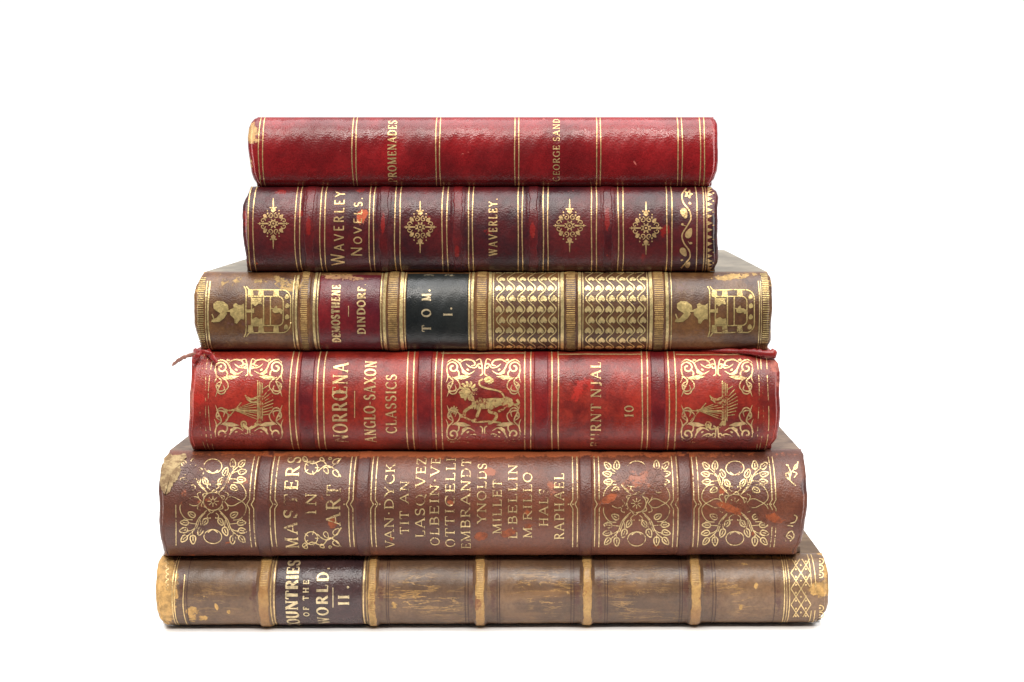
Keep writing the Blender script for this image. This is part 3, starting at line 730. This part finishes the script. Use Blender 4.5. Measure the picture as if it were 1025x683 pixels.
def scrolls(cx, hw):
    cy, hh = 401, 44
    for sx in (-1, 1):
        for sy in (-1, 1):
            m = lambda a, b: (cx + sx * (hw - a), cy + sy * (hh - b))
            C = lambda pts, w, **k: B.ribbon(curve([m(*p) for p in pts]), w, **k)
            r = spiral(0, 0, 6.2, 200, 1.25); B.ribbon([m(9 + x, 11 + y) for x, y in r], np.linspace(1.3, 1.9, len(r)))
            C([(3, 6), (8, 3), (15, 6), (19, 13), (25, 17), (31, 14)], 1.5, taper=True)
            C([(16, 6), (22, 3), (29, 4), (31, 8), (27, 9)], 1.6, taper=True)
            C([(3, 8), (4, 18), (9, 24), (6, 32), (3, 40)], 1.4, taper=True)
            C([(9, 24), (4, 28), (6, 34), (12, 33), (11, 28)], 1.4, taper=True)
            C([(8, 20), (14, 24), (16, 30), (12, 35)], 1.2, taper=True)
            B.fan([m(*p) for p in ((10, 20.5), (15, 19), (20, 18.4), (27, 19.6), (20, 22.6), (14, 22.8))])
            C([(2, 12), (4, 20), (2, 26)], 1., taper=True)
            C([(12, 12), (15, 16), (14, 21), (10, 22)], 1.5, taper=True)
            C([(4, 34), (8, 37), (12, 36), (14, 32)], 1.3, taper=True)
            C([(22, 7), (26, 10), (31, 11), (35, 8)], 1.2, taper=True)
            B.fan([m(*p) for p in leaf(6, 29, 3, 2, 40)]); B.fan([m(*p) for p in leaf(16, 3.4, 4, 2.2, 10)]); B.fan([m(*p) for p in leaf(24, 13, 3, 1.8, 30)])
            B.fan([m(a, b) for a, b in ((18, 12), (22, 16), (27, 17.4), (22, 18.4), (18, 16))])
    for sy in (-1, 1):
        for sx in (-1, 1):
            rr = spiral(0, 0, 3.4, 0, 1.1); B.ribbon([(cx + sx * (3.6 + x), cy + sy * (hh - 10 + y)) for x, y in rr], 1.3)
            B.ribbon(curve([(cx + sx * 7.5, cy + sy * (hh - 4)), (cx + sx * 3, cy + sy * (hh - 3)), (cx + sx * 1, cy + sy * (hh - 16)), (cx + sx * 3.6, cy + sy * (hh - 19))]), 1.2)
def ship(o, dy=0):
    R = lambda pts, w, **k: B.ribbon([(x + o, y + dy) for x, y in pts], w, **k)
    Fn = lambda pts: B.fan([(x + o, y + dy) for x, y in pts])
    for k, x in enumerate((722.4, 724, 725.6, 727.2)): R([(x, 381 + k), (x, 424 - k)], .85)
    R(curve([(708, 424), (710.5, 428.5), (716, 428.5), (723, 424), (726.5, 417)]), 2.2, taper=False); Fn([(719, 424.5), (723, 420), (726, 416), (726, 425), (721, 427)])
    R(ring(708.4, 424.6, 2.6), 1.5); R(curve([(705.6, 426.5), (708, 430)]), 1.)
    R(curve([(709.6, 395.4), (713, 399), (718, 399.5), (725, 396)]), 2.4, taper=True); R(curve([(711, 399), (717, 403), (725, 402)]), 1.6)
    for k in range(7): R([(694 + k * .5, 411.5 - k * .3), (723, 401 + k * 3.2)], .75)
    R([(722.6, 399.5), (722.6, 421.5)], 1.4)
    R([(688, 410.6), (723, 411.6)], 1.1); R([(690.5, 421), (706, 403)], 1.0); R([(690, 413), (696, 416)], .7); Fn(leaf(691, 411, 4, 3.4, 0))
    for k in range(8): R([(727, 398 + k * 2.5), (734 + 4 * math.sin((k + .5) / 8 * PI), 389.5 + k * 3.6)], (1., .9))
    R(curve([(727, 390), (733, 386)]), .8)
def lion():
    R = lambda pts, w, **k: B.ribbon(curve(pts), w, **k); Fn = B.fan
    for k in range(12):                                   # curls of the mane
        a = k * 2 * PI / 12 + .2; c, d = math.cos, math.sin
        R([(468 + 3.6 * c(a), 391 + 3.8 * d(a)), (468 + 6.6 * c(a + .22), 391 + 7 * d(a + .22)), (468 + 9.6 * c(a + .1), 391 + 10 * d(a + .1))], 2.5, taper=True)
    Fn([(460.5, 391), (464, 387.6), (469, 388), (471, 392), (468, 396), (465, 398.6), (461.6, 398), (459.6, 395)])
    for k in range(4): R([(470 + 3.2 * k, 397 + k), (473 + 2.6 * k, 402 + k), (472 + 2.4 * k, 409 + k * .4)], 2.4, taper=True)
    Fn([(478, 397.5), (486, 398.6), (496, 398), (503, 398.6), (504, 405), (497, 406), (489, 408.4), (482, 409)])
    Fn([(500, 399), (506, 396.6), (512, 399), (514, 404.6), (509, 408), (502, 407)])
    R([(510, 402), (515, 405), (518.6, 403), (516.6, 399.6)], 2.6); R([(516, 405), (519, 409)], 1.6)
    R([(505, 399), (501.6, 393), (496, 390.4), (486, 388.4), (480, 385.6), (479.4, 381.6), (483, 379.4)], 1.7)
    R([(484, 380), (488, 377.6), (492.6, 381), (488, 384)], 2.6, taper=True); Fn(leaf(488, 381, 7, 3.6, -10))
    R([(474, 405), (469, 408), (464.6, 411.6), (464, 415.6), (460.6, 416)], 3., taper=False); R([(480, 408), (477.6, 414), (475.6, 419.6), (472, 421)], 3.)
    R([(459, 414), (466, 418), (476, 421.6), (488, 421.4), (501, 423)], 1.8)
    R([(498, 405), (490, 409), (489.6, 412), (496, 414), (495.6, 418.6), (491, 422.6), (488, 423)], 2.8); R([(507, 405), (502, 410), (498, 411.6)], 2.4)
    for a in range(0, 180, 45): B.ribbon([(454 - 4.2 * math.cos(math.radians(a)), 410 - 4.2 * math.sin(math.radians(a))), (454 + 4.2 * math.cos(math.radians(a)), 410 + 4.2 * math.sin(math.radians(a)))], 1.2)
for cx, hw in ((248.5, 36.5), (483.4, 39.6), (717, 38.6)):
    B.begin(); scrolls(cx, hw); B.end('gilt_scroll_border', [G4])
G4b = mat_gilt('dull_gilt_emblem', sp, 4., (.76, .53, .22), .44)
B.begin(); ship(0); B.end('gilt_ship_emblem', [G4b]); B.begin(); ship(-465, -.5); B.end('gilt_ship_emblem', [G4b])
B.begin(); lion(); B.end('gilt_lion_emblem', [G4b])
B.begin(); B.text('NORR@NA', 332, 346.8, 442, 363.5, .15, .6); B.ribbon([(354.4, 391), (354.4, 418)], .8); B.text('ANGLO-SAXON', 363.6, 375, 442, 361.5, .16, .6); B.text('CLASSICS', 385.4, 396, 433, 375, .16, .6)
B.end('title_lettering', [G4])
B.begin(); B.text('BURNT NJAL', 590.8, 601, 446, 362.5, .16, .6, space=.35); B.text('10', 624.6, 633.4, 417, 405.8, .17, .55); B.end('title_lettering', [G4])
B.boards(mat_leather('dull_red_board', dict(sp, r=.5), 4.5), page, hbm)
# torn headcap at the left: crumpled shreds and a dangling strip; rolled leather at the right
def shred(path, r0, r1, name, mat, flat=.35, seed=1):
    """tapered, slightly flattened, crumpled roll through local points given as (px, py, y)"""
    rr = random.Random(seed); ringv = []; n = len(path)
    pts = []
    for px, py, y in path:
        k = (y + D) / D
        w = np.array([(px - CX) * K * k, y, CAM[2] + (HY - py) * K * k]); pts.append(B.M @ (w - B.loc))
    pts = np.array([p for p in pts])
    m = []
    for i in range(n - 1):
        for j in range(4): m.append(pts[i] + (pts[i + 1] - pts[i]) * j / 4)
    m.append(pts[-1]); m = np.array(m); nn = len(m)
    T = np.gradient(m, axis=0); T /= np.linalg.norm(T, axis=1)[:, None]
    for i in range(nn):
        u = i / (nn - 1); r = (r0 + (r1 - r0) * u) * K * rr.uniform(.8, 1.2) * (min(1, u * 8 + .3)) * min(1, (1 - u) * 8 + .25)
        side = np.cross(T[i], [0, 1, 0]); side /= max(np.linalg.norm(side), 1e-6); up = np.cross(side, T[i])
        for k in range(9):
            a = k * 2 * PI / 9; q = r * rr.uniform(.85, 1.15)
            ringv.append(m[i] + side * math.cos(a) * q + up * math.sin(a) * q * flat)
    f = [(i * 9 + k, i * 9 + (k + 1) % 9, (i + 1) * 9 + (k + 1) % 9, (i + 1) * 9 + k) for i in range(nn - 1) for k in range(9)]
    f += [tuple(range(9)), tuple(range((nn - 1) * 9, nn * 9))[::-1]]
    return B.add(name, np.array(ringv), f, [mat], B.sp)
TS = mat_leather('torn_red_leather', dict(sp, a=srgb(150, 30, 34), b=srgb(92, 16, 22), wear=srgb(190, 110, 90)), 4.8)
TP = mat_leather('pale_torn_underside', dict(sp, a=srgb(178, 132, 116), b=srgb(140, 92, 80), c=srgb(160, 110, 98)), 4.9)
o = shred([(200, 357, -.006), (192, 354.5, -.008), (184, 357, -.009), (177, 361, -.008), (171.5, 366, -.007)], 2.0, 1.7, 'torn_strip', TP, .2, 3); o['label'] = 'pale loose strip of leather hanging at the left end'
for i, (pth, r) in enumerate((([(193, 350, -.004), (197, 353, -.007), (204, 352, -.008), (212, 354, -.008)], 2.6), ([(194, 361, -.008), (198, 355, -.009), (203, 351, -.007)], 2.8),
                              ([(206, 350.5, -.004), (212, 357, -.009), (217, 363, -.0105)], 3.2), ([(197, 349.6, -.003), (194, 356, -.008), (193, 366, -.009)], 2.2))):
    shred(pth, r * 1.2, r * .7, 'torn_leather', TS, .3, 10 + i)
o = shred([(700, 350.6, -.0015), (735, 351.4, -.004), (755, 352.2, -.0062), (765, 353.6, -.0072), (772, 354, -.007), (777, 352.4, -.006)], 1.8, 5.0, 'rolled_leather', TS, .8, 5)

# ================================================================== BOOK 5
B = Book('antique_book', 'thick reddish brown book with gilt floral panels and painter names, second from bottom', 449.8, 554.2,
         [(448, 174), (452, 168.5), (460, 163.5), (470, 160.3), (490, 158.5), (520, 158.4), (538, 160), (548, 163), (557, 164)],
         [(450, 800), (453, 802.5), (462, 804.4), (475, 806), (495, 807), (512, 806.4), (530, 804.4), (543, 801), (551, 796)],
         .0165, .175, (169, 801.5), rot=.55)
sp = dict(a=srgb(118, 66, 44), b=srgb(84, 46, 34), c=srgb(104, 50, 34), wear=srgb(158, 76, 34), second=srgb(156, 84, 50), dark=srgb(62, 34, 32), r=.42, grain=1500, bump=.5, scuff=.05, mottle=.4)
B.blobs += [(332, 523, 5, 5.5, 0, 0, .95), (450, 503, 5, 3, 20, 0, .8), (481, 537, 7, 5, 0, 0, .85), (508, 533.5, 8, 5, -20, 0, .95), (527, 513, 4, 4, 0, 0, .7), (528, 526, 5, 5, 0, 0, .6), (391, 537, 3, 6, 0, 0, .55),
            (609, 499, 12, 4, -25, 0, .95), (729, 508, 14, 5, 22, 0, .95), (774, 518, 13, 5.5, 15, 0, .8), (722, 490, 4, 6, 0, 0, .8), (232, 452.5, 28, 2.4, 0, 0, .75), (260, 453, 15, 3, 0, 0, .8), (735, 453, 60, 3.5, 0, 0, .42),
            (480, 454, 340, 5, 0, 1, .72), (635, 482, 28, 15, 0, 1, .5), (230, 480, 40, 12, 0, 1, .4), (490, 472, 6, 5, 0, 1, .9), (330, 500, 18, 20, 0, 1, .3), (230, 543, 10, 4, 0, 0, .4), (660, 547, 14, 4, 10, 0, .4), (753, 534, 3, 4, 0, 0, .6),
            (200, 500, 30, 14, 0, 1, .35), (785, 480, 14, 26, 0, 1, .3), (740, 470, 20, 14, 0, 1, .4), (552, 487, 12, 12, 0, 1, .5), (804, 487, 3.4, 10, 0, 2, .95), (190, 556, 30, 2, 0, 0, .4), (400, 530, 200, 14, 0, 2, .14), (585, 510, 8, 30, 0, 2, .45), (684, 510, 6, 34, 0, 2, .45), (262, 500, 6, 40, 0, 2, .4), (361, 500, 6, 40, 0, 2, .4),
            (178, 492, 14, 12, 0, 3, .5), (192, 470, 14, 10, 0, 3, .3), (640, 476, 22, 9, 0, 3, .8), (649, 488, 14, 8, 0, 3, .3), (735, 508, 16, 6, 0, 3, .5), (300, 508, 8, 5, 0, 3, .8), (420, 500, 5, 4, 0, 3, .5), (611, 499, 12, 5, -25, 3, 1.), (773, 518, 14, 6, 15, 3, 1.), (290, 503, 8, 9, 0, 3, .3)]
L5 = mat_leather('red_brown_leather', sp, 5.); G5 = mat_gilt('gilt_on_red_brown', sp, 5., (.76, .55, .27), .48)
for c in (262, 361.6, 586, 685.6): B.band(c, 7.5, .00042)
B.begin()
def brace(px, kink, w=1.0, y0=457, y1=547, ymid=504.5, skip=()):
    pts = [(0, y0), (0, ymid - 4.5), (kink, ymid), (0, ymid + 4.5), (0, y1)]
    xm = float(B.X(px))
    def ch(Xv, Yv):
        return xm + np.asarray(Xv) * K, B.P(np.full(np.shape(Yv), px), np.asarray(Yv))[1]
    for i in range(len(pts) - 1):
        a, b = pts[i], pts[i + 1]
        if i in skip: continue
        B.ribbon([a, b], w, ch, 1)
    
for a, kk in ((249.2, -2.6), (253.6, -2.6), (270, 2.6), (274.6, 2.6), (348.6, -2.6), (352.8, -2.6), (370.6, 2.6), (375, 2.6), (572.8, -2.4), (577.4, -2.4), (594.8, 2.4), (599.2, 2.4), (673.4, -2.6), (678, -2.6), (694, 2.6), (698.8, 2.6), (772.2, -2.6), (776, -2.6)):
    B_y = 1.0
    brace(a, kk, .95)
    if random.random() < .5: B.fan(leaf(a + (kk * 1.8), 504.5, 1.6, 1.6, 0), mi=1)
B.ribbon([(175.4, 505), (175.6, 546)], .9, mi=1)
B.spine([L5, G5], (.25, .2), .25)
Lb5 = mat_leather('dark_brown_band', dict(sp, a=srgb(94, 50, 38), b=srgb(72, 38, 34)), 5.6)
for i, c in enumerate((262, 361.6, 586, 685.6)): B.patch('raised_band', c - 6.4, c + 6.4, .05, PI - .05, .00005, [Lb5], B.sp, seed=i)
# bare patch of greenish board at the left
BA = mat_simple('bare_board_tan', srgb(178, 154, 112), srgb(122, 96, 66), 330, .8, .9, 4., None, (.38, .6))
def bare(pts, name, lift=.00025):
    B.begin(); B.EPS = lift; B.fan(pts); B.EPS = .00013; return B.end(name, [BA])
o = bare([(x + random.uniform(-.7, .9), y + random.uniform(-.8, .8)) for x, y in curve([(168.5, 454), (174, 456), (183, 454.5), (186, 458), (180, 461), (179.5, 466), (180.5, 471), (176.5, 480), (174, 483), (170.5, 490), (165.5, 494.5), (162, 492), (160.2, 482), (161, 468), (164, 459)], 4)], 'bare_patch'); o['label'] = 'pale tan patch where the leather has peeled at the left end'
def floral(cx, cy, hw=35, hh=43, top=True):
    for sx in (-1, 1):
        for sy in (-1, 1):
            m = lambda a, b: (cx + sx * a * hw / 35, cy + sy * b * hh / 43)
            R = lambda pts, w=.95, **k: B.ribbon(curve([m(*p) for p in pts]), w, **k)
            def LF(x, y, l, w_, a, fill=False):
                pp = [m(*p) for p in leaf(x, y, l, w_, a)]
                if fill: B.fan(pp)
                else:
                    B.ribbon(pp, 1.25, closed=True); B.ribbon([m(x - l * .3 * math.cos(math.radians(a)), y - l * .3 * math.sin(math.radians(a))), m(x + l * .2 * math.cos(math.radians(a)), y + l * .2 * math.sin(math.radians(a)))], 1.0)
            R([(6, 9), (11, 13.5), (15.5, 19), (18, 26), (21, 31), (27, 36)], 1.05)
            R([(8, 12), (13, 17.5), (15.5, 24), (17.5, 29)], .8); R([(13, 19), (12, 26)], .8)
            for q in ((30, 38.5, 8.5, 5.2, 48), (20.5, 39, 9, 5.6, 92), (30.5, 30, 8.5, 5.2, 12), (29.5, 22, 8.5, 5, -4), (22, 13.5, 8, 5.2, -28), (13, 30.5, 9, 5.4, 68), (8.2, 21, 7.5, 4.8, 58)): LF(*q)
            R([(17, 23), (23, 22.5), (26, 22)], .8); R([(18, 27), (23, 30), (27, 30)], .8); R([(21, 32), (20.5, 36)], .8)
            R([(30, 0), (34, 5), (33, 12), (28, 18), (21, 19)], .9); R([(12, 0), (16, 4), (21, 4.4), (26, 2), (30, 0)], .9)
            R([(14, 2), (16, 7), (14, 9)], .8); R([(3, 12), (6, 15), (4, 18)], .8)
            for x, y in ((30, 19), (13, 9), (6, 17), (3, 17), (26, 31)): B.fan([m(*p) for p in leaf(x, y, 1.6, 1.6, 0)])
    B.ribbon(ring(cx, cy, 9.6, 9.2), 1., closed=False)
    for k in range(6):
        a = k * PI / 3 + .3; B.ribbon(curve([(cx + 9 * math.cos(a), cy + 8.6 * math.sin(a)), (cx + 12.4 * math.cos(a + .35), cy + 11.6 * math.sin(a + .35)), (cx + 9.6 * math.cos(a + .8), cy + 9 * math.sin(a + .8))]), 1.)
    for k in range(8):
        a = k * PI / 4; B.ribbon([(cx + 1.5 * math.cos(a), cy + 1.5 * math.sin(a)), (cx + 5.6 * math.cos(a), cy + 5.4 * math.sin(a))], .85)
    for sy in (-1, 1): B.ribbon(ring(cx, cy + sy * (hh - 7), 9, 7), .9); B.ribbon(curve([(cx - 5, cy + sy * (hh - 11)), (cx, cy + sy * (hh - 14)), (cx + 5, cy + sy * (hh - 11))]), 1.2)
for cx, cy, hw in ((212.6, 501.5, 34), (636.6, 503.5, 34), (735, 503.5, 34)):
    B.begin(); floral(cx, cy, hw, 42); B.end('gilt_floral_panel', [G5])
B.begin(); B.text('MASTERS', 283.6, 297, 547, 457, .15, .5, gap=.28); B.text('IN', 305, 316, 514, 493, .15, .5, gap=.3); B.text('ART', 326, 340, 525, 485, .15, .5); B.end('title_lettering', [G5])
for oy, sg in ((468, 1), (538, -1)):
    B.begin()
    for k in range(5): B.fan(leaf(311 + 6 * math.cos(k * 1.26), oy + 5.6 * math.sin(k * 1.26), 5, .9, math.degrees(k * 1.26)))
    B.ribbon(ring(311, oy, 6.4), .9); B.ribbon(curve([(303, oy - 9 * sg), (312, oy - 4 * sg), (322, oy - 7 * sg), (330, oy), (341, oy - 9 * sg)]), 1.1)
    B.ribbon(curve([(317, oy + 4 * sg), (326, oy - 2 * sg), (336, oy + 3 * sg), (341, oy + 10 * sg)]), 1.1)
    for a in ((326, oy + 3 * sg, 7, 4, 60), (336, oy + 6 * sg, 8, 5, 50 * sg), (336, oy - 6 * sg, 8, 4.6, -35 * sg), (322, oy - 8 * sg, 5, 3, 40), (305, oy - 8 * sg, 6, 4, 50), (330, oy - 9 * sg, 3, 2, 0)): B.ribbon(leaf(*a), 1., closed=True)
    B.end('gilt_flower_spray', [G5])
B.begin()
for t, x0, x1, a, b in (('VAN*DYCK', 384.2, 393.4, 547, 464), ('TIT AN', 399.6, 408.6, 534, 481), ('LASQ VEZ', 415, 424.6, 537, 458.5), ('OLBEIN*VE', 429.6, 438.8, 545, 458.5), ('OTTICELLI', 445, 454.4, 546, 458.5),
                        ('EMBRANDT', 460.6, 470, 548, 459.5), ('YNOLDS', 477, 486, 523, 464), ('MILLET', 492.6, 501.4, 534, 480), ('L*BELLIN', 508, 517, 538.5, 465), ('M RILLO', 523, 531.8, 538, 473), ('HALS', 539, 548, 526, 489), ('RAPHAEL', 554.4, 564, 539.5, 474)):
    B.text(t, x0, x1, a, b, .14, .45, gap=.2, space=.4)
B.end('title_lettering', [G5])
B.begin()
for pts, w in (([(785, 540), (788, 533), (792, 531), (794, 536), (790, 541)], 1.2), ([(787, 525), (793, 526)], 1.2), ([(786, 541), (784, 536)], 1.1), ([(785.5, 524), (794.5, 522), (797, 517), (794, 515)], 1.1),
               ([(788, 466), (791, 473), (790, 480), (796, 486)], 1.1), ([(791, 473), (797, 466), (798, 462)], 1.1), ([(786, 477), (790, 480), (789, 472)], 1.), ([(794, 478), (797, 474), (793, 472)], 1.1), ([(786, 465), (789, 466)], 1.4)):
    B.ribbon(curve(pts), w)
for a in ((796, 467, 6, 3, -60), (788, 476, 6, 3, 60), (790, 537, 5, 3, 30)): B.ribbon(leaf(*a), .9, closed=True)
B.end('gilt_ornament', [G5])
B.boards(mat_simple('brown_board_cloth', srgb(128, 106, 88), srgb(92, 72, 60), 120, .55, .3, 3.), page, hbm)

# ================================================================== BOOK 6 (bottom)
B = Book('antique_book', 'faded tan brown calf book with ochre raised bands, bottom of the stack', 554.4, 622.5,
         [(555, 163), (560, 159.5), (570, 156.4), (585, 155), (600, 155.4), (612, 157), (620, 160), (627, 166)],
         [(553, 821), (556, 823.5), (563, 825.4), (575, 827.6), (590, 829), (605, 828.4), (612, 826.4), (617, 822), (622, 815)],
         .0118, .195, (163, 822.5), rot=.75)
sp = dict(a=srgb(126, 96, 70), b=srgb(88, 66, 50), c=srgb(112, 80, 56), wear=srgb(196, 152, 88), streak=srgb(138, 102, 68), second=srgb(150, 110, 70), dark=srgb(78, 44, 38), r=.36, grain=2200, bump=.3, crackle=True, scuff=.35, mottle=.5)
B.blobs += [(164, 590, 13, 42, 0, 0, 1.), (192, 614, 12, 9, 10, 0, .62), (201, 618, 9, 5, 0, 0, .6), (216, 607, 1.8, 4, -20, 0, .9), (228, 612, 2.5, 2.5, 0, 0, .7), (250, 599, 1.6, 1.6, 0, 2, .9), (205, 598, 5, 3, 0, 0, .4),
            (755, 557, 55, 2.6, 3, 0, .62), (735, 562, 18, 2.6, 15, 0, .5), (500, 555.5, 90, 1.4, 0, 0, .5), (756, 586, 3, 5, 10, 0, .8), (741, 608, 2, 2.6, 0, 0, .8), (393, 605, 6, 7, 0, 0, .5), (567, 594, 3, 5, 0, 0, .6), (545, 612, 10, 4, 20, 0, .45),
            (820, 590, 13, 9, 0, 0, 1.), (826, 570, 3, 18, 0, 0, .6), (770, 577, 4, 3, 0, 0, .4), (812, 592, 8, 6, 0, 3, 1.), (300, 622, 26, 4, 0, 3, .25),
            (425, 598, 58, 26, 0, 1, 1.), (535, 598, 54, 26, 0, 1, 1.), (640, 598, 54, 26, 0, 1, .9), (740, 596, 48, 20, 0, 1, .8), (215, 600, 46, 18, 0, 1, .3)]
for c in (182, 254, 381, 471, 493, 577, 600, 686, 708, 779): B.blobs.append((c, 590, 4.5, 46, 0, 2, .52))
L6 = mat_leather('faded_calf', sp, 6.); G6 = mat_gilt('gilt_on_faded_calf', sp, 6., (.80, .56, .26), .86)
DKs = mat_simple('blind_tooled_line', srgb(70, 42, 36), srgb(54, 32, 28), 300, .4, .2)
BANDS = ((263.6, 4.8), (371.8, 3.6), (479.8, 4.4), (587.4, 4.2), (696, 4.8))
for c, hw in BANDS: B.band(c, hw + 2.2, .0011)
B.begin()
for x, w in ((172, .9), (174.4, .9), (270.6, 1.), (273.6, 1.1), (363.2, 1.2), (366.4, 1.1), (784.6, 1.), (789.6, .9), (787, .6), (811.8, .9), (815.8, .9)):
    B.vline(x, w, .14, PI - .14, gaps=((.42, .66),) if x > 800 else (), jit=.15)
B.vline(183, .9, .9, PI - .2, jit=.3)
for c in (386, 388, 465, 468, 497, 499.5, 571, 574, 605, 607.5, 680, 682.5, 713, 716, 775, 186.5): B.vline(c, .7, .12, PI - .12, mi=2)
# lattice near the right end
for k in range(-2, 6):
    y0 = 558 + k * 15.5
    for sg in (1, -1):
        a, b = (791, y0), (811, y0 + 31)
        if sg < 0: a, b = (791, y0 + 31), (811, y0)
        pts = [(a[0] + (b[0] - a[0]) * i / 20, a[1] + (b[1] - a[1]) * i / 20) for i in range(21)]
        pts = [p for p in pts if 558 < p[1] < 617]
        if len(pts) > 1: B.ribbon(pts, 1.0, mi=1)
for k in range(8):
    for x in (796, 801, 806):
        y = 562 + k * 7.7 + (3.9 if x == 801 else 0)
        if 559 < y < 616: B.fan(leaf(x, y, 2, 2, 0), mi=1)
for k in range(9):
    y = 562 + k * 6.6
    if 580 < y < 602: continue
    B.ribbon(ring(820.5, y, 3.2, 2.8, -110, 110, 8), .9, mi=1); B.fan(leaf(820, y, 1.8, 1.8, 0), mi=1)
for k in range(6): B.ribbon(ring(168.5, 561 + k * 5.4, 3., 2.4, 90, 270, 8), .8, mi=1)
B.spine([L6, G6, DKs], (.5, .35), .28)
bsp = dict(a=srgb(184, 146, 86), b=srgb(150, 110, 64), c=srgb(140, 94, 54), wear=srgb(206, 166, 104), second=srgb(120, 70, 40), dark=srgb(92, 52, 34), r=.42, grain=1800, bump=.5, scuff=.2, mottle=.6)
Lb6 = mat_leather('ochre_band_leather', bsp, 6.6); Gb6 = mat_gilt('gilt_on_ochre', bsp, 6.6, (.86, .66, .36), .72)
B.blobs.append((697, 583, 4, 6, 0, 2, .7))
for i, (c, hw) in enumerate(BANDS):
    o = B.patch('raised_band', c - hw, c + hw, .06, PI - .06, .00012, [Lb6], B.sp, seed=i, ragged=.35)
    B.EPS = .0002; B.begin(); B.hatch(c - hw + 1.2, c + hw - 1.2, .3, (1.25, 2.6, 1.6, .8, 1.2)[i], 2.0, .8, 0, i + 40)
    v_, f_, m_ = B.take(); me = o.data
    bm = bmesh.new(); bm.from_mesh(me); vs_ = [bm.verts.new(p) for p in v_]
    for q in f_:
        ff = bm.faces.new([vs_[k] for k in q]); ff.material_index = 1
    bm.to_mesh(me); bm.free(); me.materials.append(Gb6)
DL = dict(a=srgb(80, 56, 54), b=srgb(52, 36, 38), c=srgb(70, 44, 42), wear=srgb(130, 100, 84), second=srgb(90, 50, 50), r=.30, grain=1500, bump=.5, scuff=.1)
lab = B.patch('title_label', 275, 361.6, .1, PI - .08, .0001, [mat_leather('dark_purple_label', DL, 6.3)], label='dark purple title label')
GD = mat_gilt('gilt_on_purple_label', DL, 6.3, (.74, .58, .34), .60)
B.EPS = .00021; B.begin()
B.text('COUNTRIES', 285.4, 297.6, 628, 560.5, .2, .5, gap=.14); B.text('OF THE', 303, 308.4, 615, 580, .2, .2, True, gap=.5, space=.6); B.text('WORLD.', 316.4, 327.8, 622, 567.5, .19, .5, gap=.34)
B.ribbon([(332.8, 588), (332.8, 607.5)], .9); B.text('II', 338.2, 348.8, 604.6, 594.8, .22, .4); B.fan(leaf(347.8, 587.6, 2.6, 2.6, 0))
B.end('title_lettering', [GD], lab)
B.boards(mat_simple('brown_paper_board', srgb(126, 102, 76), srgb(90, 68, 48), 90, .6, .3, 5.), page, hbm)

# ================================================================== setting
me = bpy.data.meshes.new('ground')
me.from_pydata([(-3, -.08, -.02), (3, -.08, -.02), (3, -.075, 0), (-3, -.075, 0), (-3, 6, 0), (3, 6, 0)], [], [(0, 1, 2, 3), (3, 2, 5, 4)])
tb = bpy.data.objects.new('ground', me); COL.objects.link(tb); tb.location = (0, 0, -.0001); tb['kind'] = 'structure'
m = bpy.data.materials.new('white_paper_sweep'); N = NT(m)
b = N.n('ShaderNodeBsdfPrincipled'); o = N.n('ShaderNodeOutputMaterial')
tc = N.n('ShaderNodeTexCoord')
N.l(N.mix(N.noise(tc.outputs['Object'], 30, 3), (.94, .94, .94), (.92, .92, .92)), b.inputs['Base Color'])
b.inputs['Roughness'].default_value = .9; b.inputs['Specular IOR Level'].default_value = .1
N.l(b.outputs[0], o.inputs[0]); me.materials.append(m)

# studio surround: white sweep behind and above, dim room behind the camera
w = bpy.data.worlds.new('World'); scene.world = w; w.use_nodes = True
nt = w.node_tree; nt.nodes.clear()
tc = nt.nodes.new('ShaderNodeTexCoord'); sx = nt.nodes.new('ShaderNodeSeparateXYZ'); mr = nt.nodes.new('ShaderNodeMapRange')
mr.interpolation_type = 'SMOOTHSTEP'
nt.links.new(tc.outputs['Generated'], sx.inputs[0]); nt.links.new(sx.outputs['Y'], mr.inputs['Value'])
mr.inputs['From Min'].default_value = -.35; mr.inputs['From Max'].default_value = .25
mr.inputs['To Min'].default_value = .10; mr.inputs['To Max'].default_value = 1.1
bg = nt.nodes.new('ShaderNodeBackground'); wo = nt.nodes.new('ShaderNodeOutputWorld')
nt.links.new(mr.outputs[0], bg.inputs['Strength']); bg.inputs['Color'].default_value = (1, 1, 1, 1)
nt.links.new(bg.outputs[0], wo.inputs[0])

def area(name, loc, target, sx_, sy_, power, col=(1, 1, 1)):
    l = bpy.data.lights.new(name, 'AREA'); l.shape = 'RECTANGLE'; l.size = sx_; l.size_y = sy_; l.energy = power; l.color = col
    o = bpy.data.objects.new(name, l); COL.objects.link(o); o.location = loc
    from mathutils import Vector
    o.rotation_euler = (Vector(target) - Vector(loc)).to_track_quat('-Z', 'Y').to_euler()
    return o
area('key_softbox', (0, -.95, 1.0), (-.02, 0, .12), 1.5, .15, 19.0, (1, .955, .89))
s_ = bpy.data.lights.new('added_overhead_fill', 'SUN'); s_.energy = 3.7; s_.angle = math.radians(50)  # added fill from above without a known source, keeps the floor white
so = bpy.data.objects.new('added_overhead_fill', s_); COL.objects.link(so); so.location = (0, .3, 2); so.rotation_euler = (math.radians(12), 0, 0)

cam = bpy.data.cameras.new('camera'); co = bpy.data.objects.new('camera', cam); COL.objects.link(co)
co.location = CAM; co.rotation_euler = (PI / 2, 0, 0)
cam.sensor_width = 36; cam.lens = F / W * 36
cam.shift_x = (W / 2 - CX - .6) / W; cam.shift_y = -(H_ / 2 - HY - .4) / W
cam.clip_start = .01; cam.clip_end = 50
scene.camera = co
scene.render.engine = 'CYCLES'
scene.view_settings.view_transform = 'Standard'; scene.view_settings.look = 'None'
scene.view_settings.exposure = 0; scene.view_settings.gamma = 1
